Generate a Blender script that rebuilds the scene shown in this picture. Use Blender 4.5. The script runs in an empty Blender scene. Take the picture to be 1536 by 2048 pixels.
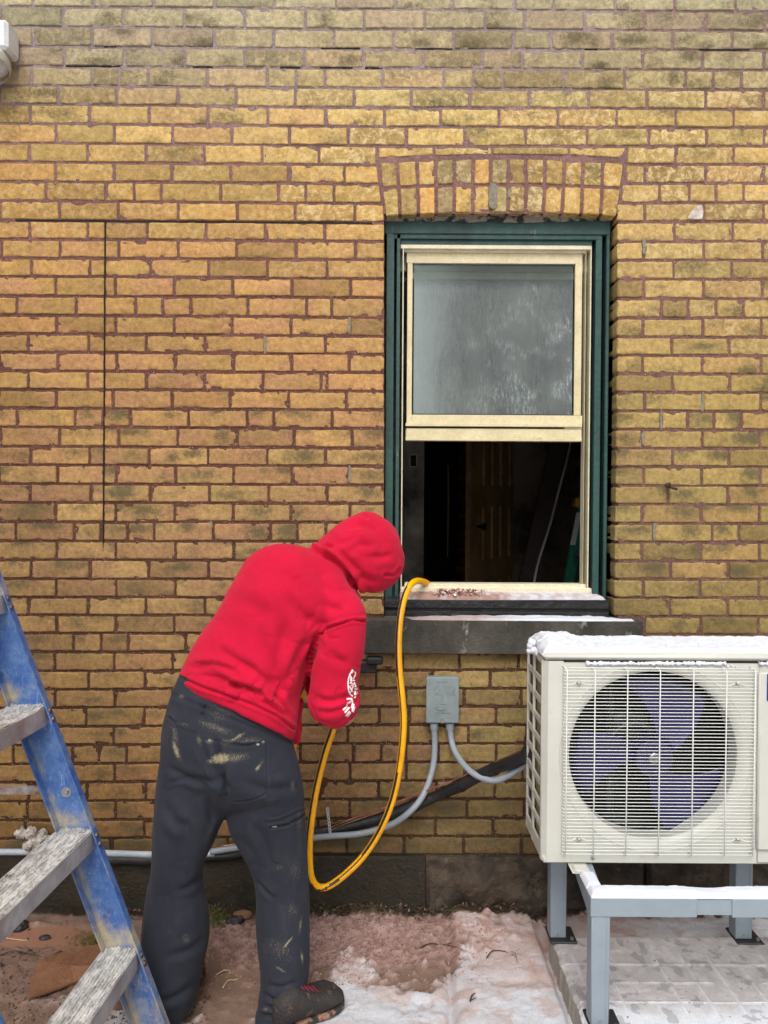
import bpy, math, random
import numpy as np
from mathutils import Vector, Matrix
from mathutils.bvhtree import BVHTree
random.seed(7); rng = np.random.default_rng(11)
S = bpy.context.scene; COL = S.collection
# ------------------------------------------------------------------ camera, sky, sun, exposure
FPX, CX, CY = 1538.0, 768.0, 1024.0
CAM = Vector((0.0, -2.90, 1.55))
_p, _r = math.radians(1.0), math.radians(0.35)
_F = Vector((0, math.cos(_p), -math.sin(_p))); _R0 = Vector((1, 0, 0)); _U0 = Vector((0, math.sin(_p), math.cos(_p)))
_R = _R0*math.cos(_r) + _U0*math.sin(_r); _U = _U0*math.cos(_r) - _R0*math.sin(_r)
cd = bpy.data.cameras.new('camera'); cam = bpy.data.objects.new('camera', cd); COL.objects.link(cam)
cd.sensor_fit = 'VERTICAL'; cd.sensor_height = 36.0; cd.lens = 36.0*FPX/2048.0
cd.clip_start = 0.05; cd.clip_end = 300
mw = Matrix.Identity(4)
for i in range(3):
    mw[i][0] = _R[i]; mw[i][1] = _U[i]; mw[i][2] = -_F[i]; mw[i][3] = CAM[i]
cam.matrix_world = mw; S.camera = cam
S.view_settings.view_transform = 'Standard'; S.view_settings.look = 'None'
S.view_settings.exposure = EXPOSURE = 0.20; S.view_settings.gamma = 1
W = bpy.data.worlds.new("World"); S.world = W; W.use_nodes = True
nt = W.node_tree; nt.nodes.clear()
SUN_EL, SUN_AZ = math.radians(50), math.radians(186)      # azimuth clockwise from +Y: behind the photographer
sky = nt.nodes.new('ShaderNodeTexSky'); sky.sky_type = 'NISHITA'; sky.sun_disc = False
sky.sun_elevation = SUN_EL; sky.sun_rotation = SUN_AZ; sky.dust_density = 6.0; sky.air_density = 1.0
hs = nt.nodes.new('ShaderNodeHueSaturation'); hs.inputs['Saturation'].default_value = 0.22
bg = nt.nodes.new('ShaderNodeBackground'); bg.inputs['Strength'].default_value = 0.13
wo = nt.nodes.new('ShaderNodeOutputWorld')
nt.links.new(sky.outputs[0], hs.inputs['Color']); nt.links.new(hs.outputs[0], bg.inputs['Color']); nt.links.new(bg.outputs[0], wo.inputs['Surface'])
sl = bpy.data.lights.new('sun', 'SUN'); sl.energy = 1.35; sl.angle = math.radians(30); sl.color = (1.0, 0.975, 0.94)
sun = bpy.data.objects.new('sun', sl); COL.objects.link(sun)
sd = Vector((math.sin(SUN_AZ)*math.cos(SUN_EL), math.cos(SUN_AZ)*math.cos(SUN_EL), math.sin(SUN_EL)))
sun.rotation_euler = sd.to_track_quat('Z', 'Y').to_euler()
S.cycles.max_bounces = 6; S.cycles.diffuse_bounces = 4; S.cycles.transparent_max_bounces = 8
# ------------------------------------------------------------------ helpers
def ray(px, py): return _F*FPX + _R*(px-CX) - _U*(py-CY)
def P(px, py, Y=0.0):
    d = ray(px, py); t = (Y-CAM.y)/d.y
    return CAM + d*t
def G(px, py, z=0.0):
    d = ray(px, py); t = (z-CAM.z)/d.z
    return CAM + d*t
def proj(v):                      # (N,3) array -> px,py,depth
    q = v - np.array(CAM); F = np.array(_F); R = np.array(_R); U = np.array(_U)
    d = q@F; return CX + FPX*(q@R)/d, CY - FPX*(q@U)/d, d
def lin(r, g, b):
    f = lambda c: (c/255/12.92 if c/255 <= .04045 else ((c/255+.055)/1.055)**2.4)
    return (f(r), f(g), f(b), 1.0)
def _h(ix, iy, iz, s):
    n = (ix.astype(np.int64)*374761393 + iy.astype(np.int64)*668265263 + iz.astype(np.int64)*2147483647 + s*974711) & 0xFFFFFFFF
    n = ((n ^ (n >> 13))*1274126177) & 0xFFFFFFFF
    n = ((n ^ (n >> 16))*2246822519) & 0xFFFFFFFF
    return ((n ^ (n >> 15)) & 0xFFFFFF)/float(0xFFFFFF)
def vn(p, s=0):                   # value noise 0..1, p (N,3)
    p = np.atleast_2d(p); i = np.floor(p).astype(np.int64); f = p-i; f = f*f*(3-2*f)
    r = 0
    for dx in (0, 1):
        wx = f[:, 0] if dx else 1-f[:, 0]
        for dy in (0, 1):
            wy = f[:, 1] if dy else 1-f[:, 1]
            for dz in (0, 1):
                wz = f[:, 2] if dz else 1-f[:, 2]
                r = r + wx*wy*wz*_h(i[:, 0]+dx, i[:, 1]+dy, i[:, 2]+dz, s)
    return r
def fbm(p, o=4, s=0):
    a, t, r = 1., 0., 0.
    for k in range(o):
        r = r + a*vn(np.asarray(p)*(2**k), s+k*17); t += a; a *= .5
    return r/t
def sstep(a, b, x):
    t = np.clip((x-a)/(b-a), 0, 1); return t*t*(3-2*t)
class MB:
    def __init__(s): s.v = []; s.f = []; s.m = []; s.n = 0; s.c = []
    def add(s, vs, fs, mi=0, col=None):
        vs = np.asarray(vs, float).reshape(-1, 3); s.v.append(vs)
        for f in fs: s.f.append([i+s.n for i in f]); s.m.append(mi)
        s.n += len(vs)
        if col is not None:
            col = np.asarray(col, float)
            s.c.append(np.tile(col, (len(vs), 1)) if col.ndim == 1 else col)
    def grid(s, pts, nu, nv, mi=0, col=None, flip=False):   # pts (nu*nv,3), u fastest
        fs = []
        for j in range(nv-1):
            for i in range(nu-1):
                a = j*nu+i; q = [a, a+1, a+1+nu, a+nu]
                fs.append(q[::-1] if flip else q)
        s.add(pts, fs, mi, col)
    def box(s, a, b, mi=0, bev=0.0, col=None):
        a = np.minimum(a, b)*1.0; b2 = np.maximum(np.array(a), b)
        x0, y0, z0 = a; x1, y1, z1 = b2
        if bev <= 0:
            vs = [(x, y, z) for x in (x0, x1) for y in (y0, y1) for z in (z0, z1)]
            fs = [(0, 1, 3, 2), (4, 6, 7, 5), (0, 4, 5, 1), (2, 3, 7, 6), (0, 2, 6, 4), (1, 5, 7, 3)]
            s.add(vs, fs, mi, col); return
        e = min(bev, (x1-x0)*.45, (y1-y0)*.45, (z1-z0)*.45); vs = []; idx = {}
        for sx in (0, 1):
            for sy in (0, 1):
                for sz in (0, 1):
                    X = (x0, x1)[sx]; Y = (y0, y1)[sy]; Z = (z0, z1)[sz]
                    dx = e*(1-2*sx); dy = e*(1-2*sy); dz = e*(1-2*sz)
                    idx[(sx, sy, sz)] = len(vs); vs += [(X, Y+dy, Z+dz), (X+dx, Y, Z+dz), (X+dx, Y+dy, Z)]
        I = lambda a, b, c, k: idx[(a, b, c)]+k
        fs = [(I(0,0,0,0), I(0,0,1,0), I(0,1,1,0), I(0,1,0,0)), (I(1,0,0,0), I(1,1,0,0), I(1,1,1,0), I(1,0,1,0)),
              (I(0,0,0,1), I(1,0,0,1), I(1,0,1,1), I(0,0,1,1)), (I(0,1,0,1), I(0,1,1,1), I(1,1,1,1), I(1,1,0,1)),
              (I(0,0,0,2), I(0,1,0,2), I(1,1,0,2), I(1,0,0,2)), (I(0,0,1,2), I(1,0,1,2), I(1,1,1,2), I(0,1,1,2))]
        for c in idx:
            k = idx[c]; fs.append((k, k+1, k+2) if sum(c) % 2 == 0 else (k, k+2, k+1))
        for a1 in (0, 1):
            for b1 in (0, 1):
                fs.append((I(a1,b1,0,0), I(a1,b1,1,0), I(a1,b1,1,1), I(a1,b1,0,1)))
                fs.append((I(a1,0,b1,0), I(a1,1,b1,0), I(a1,1,b1,2), I(a1,0,b1,2)))
                fs.append((I(0,a1,b1,1), I(1,a1,b1,1), I(1,a1,b1,2), I(0,a1,b1,2)))
        s.add(vs, fs, mi, col)
    def tube(s, pts, r, n=12, mi=0, caps=True, stripe=None, twist=0.0, col=None):
        pts = [Vector(p) for p in pts]; rs = r if hasattr(r, '__len__') else [r]*len(pts)
        T = [(pts[min(i+1, len(pts)-1)]-pts[max(i-1, 0)]).normalized() for i in range(len(pts))]
        up = Vector((0, 0, 1)) if abs(T[0].z) < .9 else Vector((0, 1, 0))
        N = (up - T[0]*up.dot(T[0])).normalized(); vs = []
        for i, p in enumerate(pts):
            N = (N - T[i]*N.dot(T[i])).normalized(); B = T[i].cross(N)
            for k in range(n):
                a = 2*math.pi*k/n + twist*i
                vs.append(p + (N*math.cos(a)+B*math.sin(a))*rs[i])
        base = s.n; s.add(vs, [], mi, col)
        for i in range(len(pts)-1):
            for k in range(n):
                a = base+i*n+k; b = base+i*n+(k+1) % n
                on = False
                if stripe:
                    nn_ = (Vector(vs[i*n+k])+Vector(vs[i*n+(k+1) % n]))/2-pts[i]; tg = Vector(stripe[0]); tg = (tg-T[i]*tg.dot(T[i])).normalized(); on = nn_.normalized().dot(tg) > .955
                s.f.append([a, b, b+n, a+n]); s.m.append(stripe[1] if on else mi)
        if caps:
            s.f.append([base+k for k in range(n)][::-1]); s.m.append(mi)
            s.f.append([base+(len(pts)-1)*n+k for k in range(n)]); s.m.append(mi)
    def prism(s, poly, d, mi=0, col=None):      # poly: list of Vector (planar), d: extrusion Vector
        n = len(poly); d = Vector(d); vs = [Vector(p) for p in poly]+[Vector(p)+d for p in poly]
        fs = [list(range(n)), list(range(n, 2*n))[::-1]]+[[i, i+n, (i+1) % n+n, (i+1) % n] for i in range(n)]
        s.add([tuple(v) for v in vs], fs, mi, col)
    def build(s, name, mats, parent=None, smooth=False, auto=None):
        me = bpy.data.meshes.new(name)
        V = np.concatenate(s.v) if s.v else np.zeros((0, 3))
        me.from_pydata(V.tolist(), [], s.f)
        mats = mats if isinstance(mats, (list, tuple)) else [mats]
        for m in mats: me.materials.append(m)
        me.polygons.foreach_set('material_index', s.m)
        if s.c:
            C = np.concatenate(s.c)
            if len(C) == len(V):
                if C.shape[1] == 3: C = np.hstack([C, np.ones((len(C), 1))])
                at = me.color_attributes.new('Col', 'FLOAT_COLOR', 'POINT'); at.data.foreach_set('color', C.ravel())
        me.polygons.foreach_set('use_smooth', [bool(smooth)]*len(me.polygons))
        me.validate(); me.update()
        import bmesh as _b
        bm = _b.new(); bm.from_mesh(me); _b.ops.recalc_face_normals(bm, faces=bm.faces) if auto != 'keep' else None; bm.to_mesh(me); bm.free()
        if smooth == 'angle': me.set_sharp_from_angle(angle=math.radians(40))
        o = bpy.data.objects.new(name, me); COL.objects.link(o)
        if parent is not None: o.parent = parent
        return o
def tag(o, label=None, cat=None, group=None, kind=None):
    if label: o['label'] = label
    if cat: o['category'] = cat
    if group: o['group'] = group
    if kind: o['kind'] = kind
    return o
def empty(name, loc=(0, 0, 0)):
    o = bpy.data.objects.new(name, None); COL.objects.link(o); o.location = loc; return o
def reparent(root, *obs):         # keep world placement of meshes built in world space
    for o in obs:
        o.parent = root; o.matrix_parent_inverse = Matrix.Translation(root.location).inverted()
def catmull(pts, n=8):
    pts = [Vector(p) for p in pts]; out = []
    q = [pts[0]*2-pts[1]]+pts+[pts[-1]*2-pts[-2]]
    for i in range(1, len(q)-2):
        for k in range(n):
            t = k/n; a, b, c, d = q[i-1], q[i], q[i+1], q[i+2]
            out.append(.5*((2*b)+(c-a)*t+(2*a-5*b+4*c-d)*t*t+(3*b-a-3*c+d)*t**3))
    out.append(pts[-1]); return out
# ------------------------------------------------------------------ materials
class NT:
    def __init__(s, name):
        s.m = bpy.data.materials.new(name); s.m.use_nodes = True; s.t = s.m.node_tree; s.b = s.t.nodes['Principled BSDF']
        s.tc = s.n('TexCoord')
    def n(s, ty): return s.t.nodes.new('ShaderNode'+ty)
    def l(s, a, b): s.t.links.new(a, b)
    def noise(s, scale, detail=6, rough=.6, stretch=None, dist=0):
        n = s.n('TexNoise'); n.inputs['Scale'].default_value = scale; n.inputs['Detail'].default_value = detail; n.inputs['Roughness'].default_value = rough; n.inputs['Distortion'].default_value = dist
        if stretch:
            mp = s.n('Mapping'); mp.inputs['Scale'].default_value = stretch; s.l(s.tc.outputs['Object'], mp.inputs[0]); s.l(mp.outputs[0], n.inputs['Vector'])
        else: s.l(s.tc.outputs['Object'], n.inputs['Vector'])
        return n.outputs['Fac']
    def ramp(s, f, a, b, lo=0., hi=1.):
        r = s.n('MapRange'); r.inputs['From Min'].default_value = a; r.inputs['From Max'].default_value = b
        r.inputs['To Min'].default_value = lo; r.inputs['To Max'].default_value = hi; r.clamp = True; s.l(f, r.inputs['Value']); return r.outputs[0]
    def mix(s, f, a, b, mode='MIX'):
        m = s.n('Mix'); m.data_type = 'RGBA'; m.blend_type = mode
        for sock, v in ((m.inputs[0], f), (m.inputs[6], a), (m.inputs[7], b)):
            if hasattr(v, 'is_output'): s.l(v, sock)
            else: sock.default_value = v
        return m.outputs[2]
    def math(s, op, a, b=0.5):
        m = s.n('Math'); m.operation = op
        for sock, v in ((m.inputs[0], a), (m.inputs[1], b)):
            if hasattr(v, 'is_output'): s.l(v, sock)
            else: sock.default_value = v
        return m.outputs[0]
    def bump(s, h, dist=.002, strength=1., prev=None):
        b = s.n('Bump'); b.inputs['Distance'].default_value = dist; b.inputs['Strength'].default_value = strength
        s.l(h, b.inputs['Height'])
        if prev is not None: s.l(prev, b.inputs['Normal'])
        s.l(b.outputs[0], s.b.inputs['Normal']); return b.outputs[0]
    def attr(s, name='Col'):
        a = s.n('Attribute'); a.attribute_name = name; return a
    def set(s, **k):
        for kk, v in k.items():
            sock = s.b.inputs[kk.replace('_', ' ')]
            if hasattr(v, 'is_output'): s.l(v, sock)
            else: sock.default_value = v
def M(name, c, rough=.6, metal=0., c2=None, scale=12, lo=.4, hi=.65, var=.12, bump=.0005, bscale=120, rvar=.1, dirt=None, dlo=.55, dhi=.7, dscale=9, stretch=None, spec=.5):
    t = NT(name)
    c = tuple(c) if len(c) == 4 else tuple(c)+(1,)
    n1 = t.noise(scale, stretch=stretch); col = c
    if c2 is not None: col = t.mix(t.ramp(n1, lo, hi), c, tuple(c2))
    g = t.ramp(t.noise(scale*7.3), .25, .75, 1-var, 1+var); gv = t.n('CombineColor')
    for i in range(3): t.l(g, gv.inputs[i])
    col = t.mix(1.0, col, gv.outputs[0], 'MULTIPLY')
    if dirt is not None:
        col = t.mix(t.ramp(t.noise(dscale, 8, .7, stretch=stretch), dlo, dhi), col, tuple(dirt))
    t.set(Base_Color=col, Metallic=metal, Roughness=t.ramp(t.noise(scale*3), .3, .7, max(0.02, rough-rvar), min(1, rough+rvar)))
    t.b.inputs['Specular IOR Level'].default_value = spec
    if bump: t.bump(t.noise(bscale, 5), bump*4)
    return t.m
# ------------------------------------------------------------------ wall materials
def brick_mat():
    t = NT('yellow_clay_brick'); a = t.attr('Col'); a2 = t.attr('St')
    sp = t.n('SeparateColor'); t.l(a2.outputs['Color'], sp.inputs[0])
    base = a.outputs['Color']
    sp1 = t.noise(55, 8, .75); m1 = t.ramp(sp1, .3, .7, .58, 1.34); cc = t.n('CombineColor')
    for i in range(3): t.l(m1, cc.inputs[i])
    col = t.mix(1.0, base, cc.outputs[0], 'MULTIPLY')
    # pale flaked skin of the clay, patchy
    flake = t.math('MULTIPLY', t.ramp(t.noise(34, 10, .8, dist=.6), .50, .555), sp.outputs['Green'])
    col = t.mix(t.math('MULTIPLY', flake, .85), col, lin(226, 204, 150))
    # dark biological staining; broken up by noise
    st = t.math('ADD', sp.outputs['Red'], t.ramp(t.noise(62, 10, .85), .3, .7, -.55, .50))
    st = t.ramp(st, .30, .92)
    col = t.mix(t.math('MULTIPLY', st, .86), col, lin(92, 84, 58))
    # small dark pits
    vo = t.n('TexVoronoi'); vo.inputs['Scale'].default_value = 130; t.l(t.tc.outputs['Object'], vo.inputs['Vector'])
    pit = t.math('MULTIPLY', t.ramp(vo.outputs['Distance'], .10, .2, 1, 0), t.ramp(t.noise(33, 3), .55, .62))
    col = t.mix(t.math('MULTIPLY', pit, .55), col, (.03, .025, .015, 1))
    t.set(Base_Color=col, Roughness=t.ramp(sp.outputs['Blue'], 0, 1, .86, .5)); t.b.inputs['Specular IOR Level'].default_value = .3
    n1 = t.bump(t.noise(75, 10, .8), .0075, .7); n2 = t.bump(t.noise(320, 4, .7), .0025, .9, n1)
    t.bump(pit, -.003, .8, n2)
    return t.m
def mortar_mat():
    t = NT('red_brown_mortar'); a = t.attr('Col')
    m1 = t.ramp(t.noise(90, 8, .7), .3, .7, .6, 1.35); cc = t.n('CombineColor')
    for i in range(3): t.l(m1, cc.inputs[i])
    col = t.mix(1.0, a.outputs['Color'], cc.outputs[0], 'MULTIPLY')
    vo = t.n('TexVoronoi'); vo.inputs['Scale'].default_value = 150; t.l(t.tc.outputs['Object'], vo.inputs['Vector'])
    g = t.math('MULTIPLY', t.ramp(vo.outputs['Distance'], .17, .27, 1, 0), t.ramp(t.noise(60, 4, .6), .50, .58))
    col = t.mix(t.math('MULTIPLY', g, .9), col, lin(225, 205, 190))
    t.set(Base_Color=col, Roughness=.92); t.b.inputs['Specular IOR Level'].default_value = .2
    n1 = t.bump(t.noise(110, 9, .75), .012, .9); t.bump(g, .004, 1., n1)
    return t.m
MBRICK, MMORT = brick_mat(), mortar_mat()
# ------------------------------------------------------------------ brick courses, as measured on the wall
BED = [(-26,-22,-16),(12.5,18,23),(52,58,61),(92,97.5,100),(131.5,136.5,140),(170,176.5,179),(208,215,218),(246,253,255),(285,291.5,292),(324,329,328),(362,368,366),(401,407,405),(440,446,443),(477.5,482.5,482.5),(515,520,520.5),(552,557.5,559),(591.5,595,597.5),(630,635,636),(666.5,672.5,675),(704,708,712),(741.5,745,748.5),(778.5,782.5,785.5),(816.5,820,823),(854,857.5,860),(892.5,896.5,897.5),(930,932.5,934),(967.5,970,972),(1005,1007.5,1010),(1044,1045.5,1048),(1082.5,1083.5,1085),(1120,1121.5,1123),(1158,1159,1159),(1195,1195.5,1196.5),(1230.5,1232,1234),(1266.5,1267.5,1270),(1304.5,1304,1305),(1343,1340.5,1341),(1380,1377,1377.5),(1416.5,1413.7,1414.5),(1454,1450.5,1452),(1491,1487.5,1489),(1529,1525,1526),(1566,1562,1563),(1604,1598.5,1600),(1641,1637,1637),(1679,1673,1674),(1716,1711,1711)]
for k in range(12): BED.insert(0, tuple(b-39.8 for b in BED[0]))
def bed(i, px):
    b = BED[i+12]; return float(np.interp(px, (0, 768, 1536), b)) + .0*px if 0 <= px <= 1536 else (b[0] if px < 0 else b[2])
J = {0:[65,187,307,429,549,672,790,905,1031,1108,1231,1350,1472],1:[4,123,245,368,489,611,729,850,970,1049,1169,1290,1411,1530],2:[64,184,305,428,548,668,787,907,1027,1103,1224,1346,1466],
3:[5,128,248,369,490,608,727,847,965,1046,1166,1286,1406,1529],4:[62,183,238,296,414,535,592,650,766,888,947,1005,1128,1250,1372,1427,1484],5:[115,233,355,472,591,707,823,940,1059,1178,1294,1412,1528],
6:[60,178,298,416,535,651,769,882,998,1116,1234,1352,1468],7:[111,228,345,463,579,696,813,930,1052,1174,1299,1414,1529],8:[58,175,291,409,524,638,754,1254,1351,1468],
9:[110,228,344,461,577,689,757,1252,1290,1412,1528],10:[91,210,268,322,441,557,611,668,762,1243,1320,1379,1433,1488],11:[118,236,356,474,590,710,768,1235,1290,1408,1528],
12:[59,175,294,412,530,649,768,1235,1350,1466],13:[119,237,356,473,592,711,768,1235,1288,1408,1526],14:[62,180,300,417,535,654,768,1235,1348,1464],15:[111,230,348,465,584,701,768,1235,1288,1408,1525],
16:[33,152,271,325,381,496,613,664,768,1235,1323,1377,1433,1488],17:[112,231,348,464,582,699,768,1235,1286,1407,1524],18:[56,177,292,410,530,650,768,1235,1344,1460],19:[115,233,350,467,583,699,768,1235,1286,1405,1523],
20:[56,175,292,409,526,642,654,768,1234,1345,1460],21:[112,226,343,460,577,693,768,1234,1290,1406,1522],22:[33,150,205,260,377,494,547,664,768,1234,1323,1376,1429,1483],23:[1,118,237,355,474,588,704,768,1233,1286,1406,1520],
24:[61,179,298,416,534,651,768,1233,1346,1459],25:[115,232,351,467,583,698,768,1232,1288,1404,1521],26:[60,181,300,419,537,654,768,1232,1337,1456],27:[111,231,349,466,582,700,768,1231,1284,1403,1519],
28:[31,148,201,255,308,426,541,595,651,768,1231,1308,1425,1479],29:[113,231,350,467,585,704,768,1230,1284,1403,1519],30:[61,180,297,417,534,652,768,1230,1342,1457],31:[112,232,350,469,586,705,768,1229,1287,1401,1518],
32:[56,176,292,409,527,645,768,1228,1341,1456],33:[113,231,348,465,583,700,729,1290,1402,1518],34:[32,147,202,256,371,488,600,655,729,1290,1345,1460],35:[110,228,345,462,580,690,805,919,1037,1155,1270,1390,1508],
36:[60,176,290,407,524,640,752,865,981,1097,1215,1330,1450],37:[110,229,345,462,580,700,811,928,1044,1160,1280,1395,1510],38:[56,172,288,405,520,640,759,818,876,993,1110,1225,1345,1462],39:[110,227,343,460,577,695,816,937,1054,1170,1290,1400,1515],
40:[26,144,198,252,370,486,600,707,763,812,877,993,1110,1225,1340,1460],41:[112,229,345,462,580,700,813,930,1046,1160,1280,1395,1510],42:[57,173,292,408,525,640,758,873,990,1110,1225,1345,1462],43:[54,111,231,348,465,582,699,787,934,1049,1165,1280,1400,1515],
44:[49,172,288,405,520,636,756,871,986,1100,1220,1340,1460],45:[110,221,338,455,572,693,808,927,1043,1160,1280,1395,1510]}
def joints(i):
    if i in J: j = list(J[i])
    else:
        o = random.uniform(-4, 4); j = [(61 if i % 2 == 0 else 2)+o+k*119.5 for k in range(13)]
    while j[0] > -760: j.insert(0, j[0]-118-random.uniform(-2, 2))
    while j[-1] < 2300: j.append(j[-1]+118+random.uniform(-2, 2))
    out = [j[0]]
    for b in j[1:]:
        a = out[-1]
        if b-a > 160 and not (a in (757,762,768,729,754) or (a == 729)):
            n = round((b-a)/118); out += [a+(b-a)*k/n for k in range(1, n)]
        out.append(b)
    return out
# regional colour of the bricks, sampled across the wall, darker towards the bottom (sRGB)
RX = [0, 350, 700, 1000, 1300, 1536]; RY = [0, 130, 230, 400, 600, 800, 960, 1150, 1350, 1500, 1600, 1690]
RC = [[(176,168,134)]*6, [(166,156,122),(164,154,120),(174,156,110),(160,146,108),(160,148,110),(160,150,112)],
 [(194,158,84),(204,172,104),(214,180,104),(196,166,92),(188,158,86),(200,168,92)], [(194,148,72),(190,148,76),(206,160,82),(204,166,88),(204,168,96),(198,162,92)],
 [(196,148,76),(192,146,80),(192,148,80),(190,156,90),(190,158,92),(186,156,86)], [(184,142,74),(188,142,76),(190,146,80),(180,152,88),(180,152,82),(170,144,74)],
 [(182,144,82),(180,144,84),(178,140,82),(170,146,86),(174,148,82),(164,138,70)], [(178,140,80),(178,140,84),(172,136,80),(160,138,78),(170,142,78),(160,134,68)],
 [(178,140,72),(176,136,74),(170,136,78),(166,142,80),(160,136,70),(150,128,66)], [(178,134,68),(172,128,68),(166,126,78),(164,140,78),(148,124,64),(148,124,64)],
 [(172,126,60),(164,118,58),(152,118,64),(144,120,66),(130,108,54),(130,108,54)], [(150,106,42),(140,98,40),(118,92,48),(110,92,48),(104,88,44),(104,88,44)]]
RMY = [0, 150, 260, 400, 700, 1100, 1690]; RM = [(162,146,140),(158,138,136),(146,112,108),(134,94,86),(116,74,64),(98,62,48),(74,50,34)]
RCA = np.array(RC, float)
KB = 0.88
def s2l(c):
    c = np.asarray(c, float)/255; return np.where(c <= .04045, c/12.92, ((c+.055)/1.055)**2.4)
def region(px, py):
    px = min(max(px, 0), 1536); py = min(max(py, 0), 1690)
    j = max(0, min(len(RX)-2, np.searchsorted(RX, px)-1)); i = max(0, min(len(RY)-2, np.searchsorted(RY, py)-1))
    u = (px-RX[j])/(RX[j+1]-RX[j]); v = (py-RY[i])/(RY[i+1]-RY[i])
    return (RCA[i, j]*(1-u)+RCA[i, j+1]*u)*(1-v)+(RCA[i+1, j]*(1-u)+RCA[i+1, j+1]*u)*v
STV, STC = [], []
def staincol(n, arr): STC.append(arr)
def add_brick(mb, px0, py0, px1, py1, back=.03, quad=None, pal=None, fine=True, seed=0):
    """one brick: front face grid with worn edges; quad = 4 px corners (tl,tr,br,bl)"""
    if quad is None:
        quad = [(px0, bed_y(px0, py0)), (px1, bed_y(px1, py0)), (px1, bed_y(px1, py1)), (px0, bed_y(px0, py1))]
    c = [np.array(P(q[0], q[1], 0)) for q in quad]
    w = np.linalg.norm(c[1]-c[0]); h = np.linalg.norm(c[3]-c[0])
    e1 = [0, .0012, .003, .0065]
    ni = max(2, int(w/(.010 if fine else .04))); nj = max(2, int(h/(.010 if fine else .03)))
    us = np.array([x/w for x in e1]+list(np.linspace(.0065/w, 1-.0065/w, ni+1)[1:-1])+[1-x/w for x in e1[::-1]])
    vs = np.array([x/h for x in e1]+list(np.linspace(.0065/h, 1-.0065/h, nj+1)[1:-1])+[1-x/h for x in e1[::-1]])
    U_, V_ = np.meshgrid(us, vs); u = U_.ravel(); v = V_.ravel()
    # rounded corners: squeeze the outline
    du = np.minimum(u, 1-u)*w; dv = np.minimum(v, 1-v)*h; r = random.uniform(.003, .009)
    cx_ = np.clip(r-du, 0, r); cy_ = np.clip(r-dv, 0, r); pull = np.where((cx_ > 0) & (cy_ > 0), np.maximum(0, np.sqrt(cx_**2+cy_**2)-r*.98), 0)
    pos = (c[0][None]*((1-u)*(1-v))[:, None] + c[1][None]*(u*(1-v))[:, None] + c[2][None]*(u*v)[:, None] + c[3][None]*((1-u)*v)[:, None])
    pos[:, 0] += np.sign(.5-u)*pull*.8; pos[:, 2] -= np.sign(.5-v)*pull*.8
    edge = np.minimum(du, dv); k = 1-sstep(0, .012, edge)
    q = pos*1.0
    wob = (fbm(q*[70, 70, 70]+seed*3.1, 3, 5)-.5)*.0052*k
    wob2 = (fbm(q*[60, 60, 60]+seed*1.7, 3, 9)-.5)*.0052*k
    pos[:, 0] += wob; pos[:, 2] += wob2
    prot = .0019*np.sqrt(np.clip(edge/.0065, 0, 1)*(2-np.clip(edge/.0065, 0, 1))) + .0034*sstep(0, .0016, edge)
    tilt = random.uniform(-.002, .002)*(u-.5)+random.uniform(-.002, .002)*(v-.5)
    rough = (fbm(q*55+seed, 4, 3)-.5)*.0050 + (vn(q*[14, 14, 20]+seed, 4)-.5)*.0022
    chip = sstep(.66, .74, vn(q*[45, 1, 60]+seed*2, 8))*.004*(1-sstep(.004, .016, edge))
    pos[:, 1] = .0065 - prot + tilt - rough*sstep(0, .004, edge) + random.uniform(-.0012, .0012) + chip
    cp = np.mean(np.array(quad), 0); base = region(*cp) if pal is None else np.array(pal, float)
    # individual burn colour
    t = random.random()
    sh = np.array([1, 1, 1])*random.gauss(1, .045)
    if t < .16: base = base*np.array([1.0, .955, 1.0])            # pinker firing
    elif t < .30: base = base*np.array([.95, .975, .96])          # olive firing
    elif t < .40: base = base*np.array([.84, .83, .82])
    base = np.clip(base*sh*float(np.interp(cp[1], [1000, 1350, 1700], [1, .93, .88])), 5, 250)  # also darker towards the bottom of the wall
    colr = s2l(np.clip(base*.80+np.array([184, 158, 134])*.225, 0, 255))*KB
    nv_ = len(u); cols = np.tile(np.append(colr, 1), (nv_, 1))
    mott = 1+(fbm(q*[22, 1, 28]+seed, 3, 21)-.5)*.32
    cols[:, :3] *= mott[:, None]
    pkw = float(np.interp(cp[1], [420, 520, 1050, 1250, 1500], [0, .6, .62, .4, .3]))*float(np.interp(cp[0], [0, 560, 760, 800], [1, 1, .55, .0]))
    if 600 < cp[0] < 860 and 1350 < cp[1] < 1600: pkw = max(pkw, .7)
    pk_ = (pkw*sstep(.42, .70, fbm(q*[9, 1, 11]+seed*.7, 3, 61)))[:, None]; cols[:, :3] = cols[:, :3]*(1-pk_)+s2l([196, 144, 108])*KB*(float(np.interp(cp[1], [600, 1200], [1, .72])))*pk_
    # staining: where damp lingers (long-standing growth on some courses) plus random clouds
    py = cp[1]; px = cp[0]
    top = float(np.interp(py, [0, 60, 180, 300, 450, 760, 830, 1000, 1150, 1600, 1690], [.62, .82, .70, .52, .36, .26, .78, .84, .74, .74, .95]))
    if px > 1230: top = max(top, float(np.interp(py, [450, 600, 1250], [.35, .6, .7])))
    if px > 1380 and py > 500: top += .12
    st = np.zeros(nv_); nb = random.choice([1, 1, 2])
    if random.random() < top+.15:
        for _ in range(nb):
            cu, cv = random.random(), (random.uniform(-.05, .6) if py > 780 else random.uniform(.1, 1.0))
            ru, rv = random.uniform(.18, .45), random.uniform(.3, .7)
            st = np.maximum(st, random.uniform(.35, .9)*top*1.35*np.exp(-(((u-cu)*w/.2/ru)**2+((v-cv)/rv)**2)))
    st += .26*top*sstep(.45, .75, fbm(q*[9, 1, 14], 3, 31))
    if py > 1660: st += .25*sstep(1590, 1700, np.full(nv_, py))
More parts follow.
